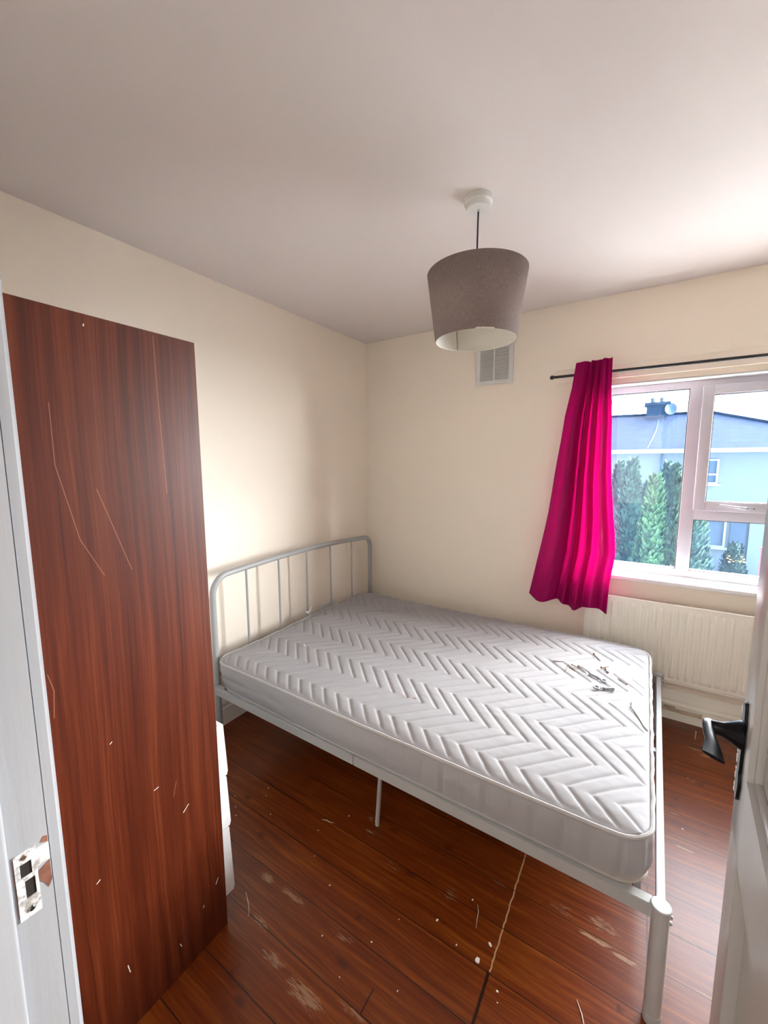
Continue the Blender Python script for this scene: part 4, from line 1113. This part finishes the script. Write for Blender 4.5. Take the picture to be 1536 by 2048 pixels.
child(MB().box(5.12, 15.90, -2.75, 5.60, 16.01, -.6), 'porch_panel', 'palerender', hs)

def leafball(name, samples, mat, parent, seed, size):
    """mesh of many small leaf sprays at given (pos, normal)"""
    r = random.Random(seed); vs = []; fs = []
    for (p, nrm_) in samples:
        t = nrm_.orthogonal().normalized(); t = Matrix.Rotation(r.uniform(0, 6.28), 3, nrm_) @ t
        upd = (Vector((0, 0, 1)) * .9 + nrm_ * .7 + Vector((r.uniform(-.3, .3), r.uniform(-.3, .3), 0))).normalized()
        side = upd.cross(nrm_).normalized() * size * r.uniform(.25, .45)
        L = size * r.uniform(.8, 1.5); k = len(vs)
        vs += [p - side, p + side * .9, p + upd * L * .6 + side * .7 + nrm_ * size * .2, p + upd * L, p + upd * L * .55 - side * .8 + nrm_ * size * .1]
        fs.append((k, k + 1, k + 2, k + 3, k + 4))
    me = bpy.data.meshes.new(name); me.from_pydata([tuple(v) for v in vs], [], fs); me.update()
    o = link(name, me, mat); o.parent = parent; return o
def conifer_parts(root, h, rad_, seed, mat, n=5200):
    r = random.Random(seed); smp = []
    for i in range(n):
        t = 1 - (r.random() ** .75); a = r.uniform(0, 2 * pi)
        prof_ = rad_ * (min(1.0, t * 7 + .5)) * (1 - t) ** .62 * (1 + .22 * sin(a * 3 + t * 9 + seed) + .18 * noise.noise(Vector((cos(a) * 2, sin(a) * 2, t * 8 + seed))))
        rr = prof_ * r.uniform(.78, 1.05)
        nn = Vector((cos(a), sin(a), .35)).normalized()
        smp.append((Vector((rr * cos(a), rr * sin(a), t * h)), nn))
    leafball('foliage', smp, mat, root, seed, .11)
    core = MB().lathe([(.03, .15), (rad_ * .72, .25), (rad_ * .70, h * .35), (rad_ * .45, h * .7), (.02, h * .93)], (0, 0, 0), 16); core.build('inner_foliage', 'hedge', root)
    MB().tube([(0, 0, 0), (0, 0, h * .5)], [.07, .04], 8).build('trunk', 'bark', root)
trees = [
         (1.447, 7.90, 1.437, 0.34, 'leaf', 'dark green conifer at the left end of the row, beside the curtain edge'),
         (1.719, 6.90, 1.497, 0.42, 'leaf', 'pointed conifer second from the curtain edge'),
         (2.016, 7.90, 1.010, 0.33, 'leaf', 'short conifer filling the dip in the row'),
         (2.101, 5.90, 1.200, 0.36, 'leaf2', 'yellow-green conifer in front of the dip in the row'),
         (2.341, 7.90, 1.427, 0.32, 'leaf', 'slim pointed conifer right of the yellow-green one'),
         (2.419, 6.90, 1.380, 0.42, 'leaf', 'tall conifer just left of the window mullion'),
         (2.680, 5.90, 1.102, 0.38, 'leaf', 'conifer hidden mostly by the window mullion'),
]
for i, (x, y, ztop, rr, mt, lab) in enumerate(trees):
    root = tag(empty('conifer', (x, y, -2.75)), lab, 'tree', 'conifers in a row outside')
    conifer_parts(root, ztop + 2.75, rr, i + 3, mt)
# small bush by the house
def bush(x, y, z, rx_b, rz_b, mat, lab, name, cat, seed, flowers=False):
    root = tag(empty(name, (x, y, z)), lab, cat)
    r = random.Random(seed); smp = []
    for i in range(1500):
        a = r.uniform(0, 2 * pi); e_ = math.asin(r.uniform(0, 1)); k = r.uniform(.8, 1.05) * (1 + .2 * noise.noise(Vector((cos(a) * 2, sin(a) * 2, e_ * 2))))
        nn = Vector((cos(a) * cos(e_), sin(a) * cos(e_), sin(e_)))
        smp.append((Vector((nn.x * rx_b * k, nn.y * rx_b * k, nn.z * rz_b * k)), nn))
    leafball('foliage', smp, mat, root, seed, .09)
    MB().lathe([(rx_b * .8, 0.01), (rx_b * .75, rz_b * .5), (rx_b * .3, rz_b * .85), (.01, rz_b * .88)], (0, 0, 0), 14).build('inner_foliage', 'hedge', root)
    if flowers:
        for k in range(14):
            fm = MB().lathe([(.001, .03), (.035, .02), (.03, 0), (.001, -.01)], (r.uniform(-.7, .7) * rx_b, -rx_b * .8, rz_b * r.uniform(.62, .8)), 6)
            fm.build('flower', 'orange', root)
bush(4.66, 15.0, -2.75, .34, 1.35, 'hedge', 'dark garden bush with orange flowers in front of the house', 'garden_bush', 'bush', 77, True)
bk_ = tag(MB().box(5.02, 13.0, -2.75, 5.17, 13.6, -1.1).build('brick_pier', 'brick'), 'reddish brick pier seen low through the window beside the door', 'brick pier')
gr = tag(MB().box(-3, 8.3, -2.75, 3.4, 15.8, -2.74).build('lawn', 'grass'), 'green lawn in front of the grey house', 'lawn')
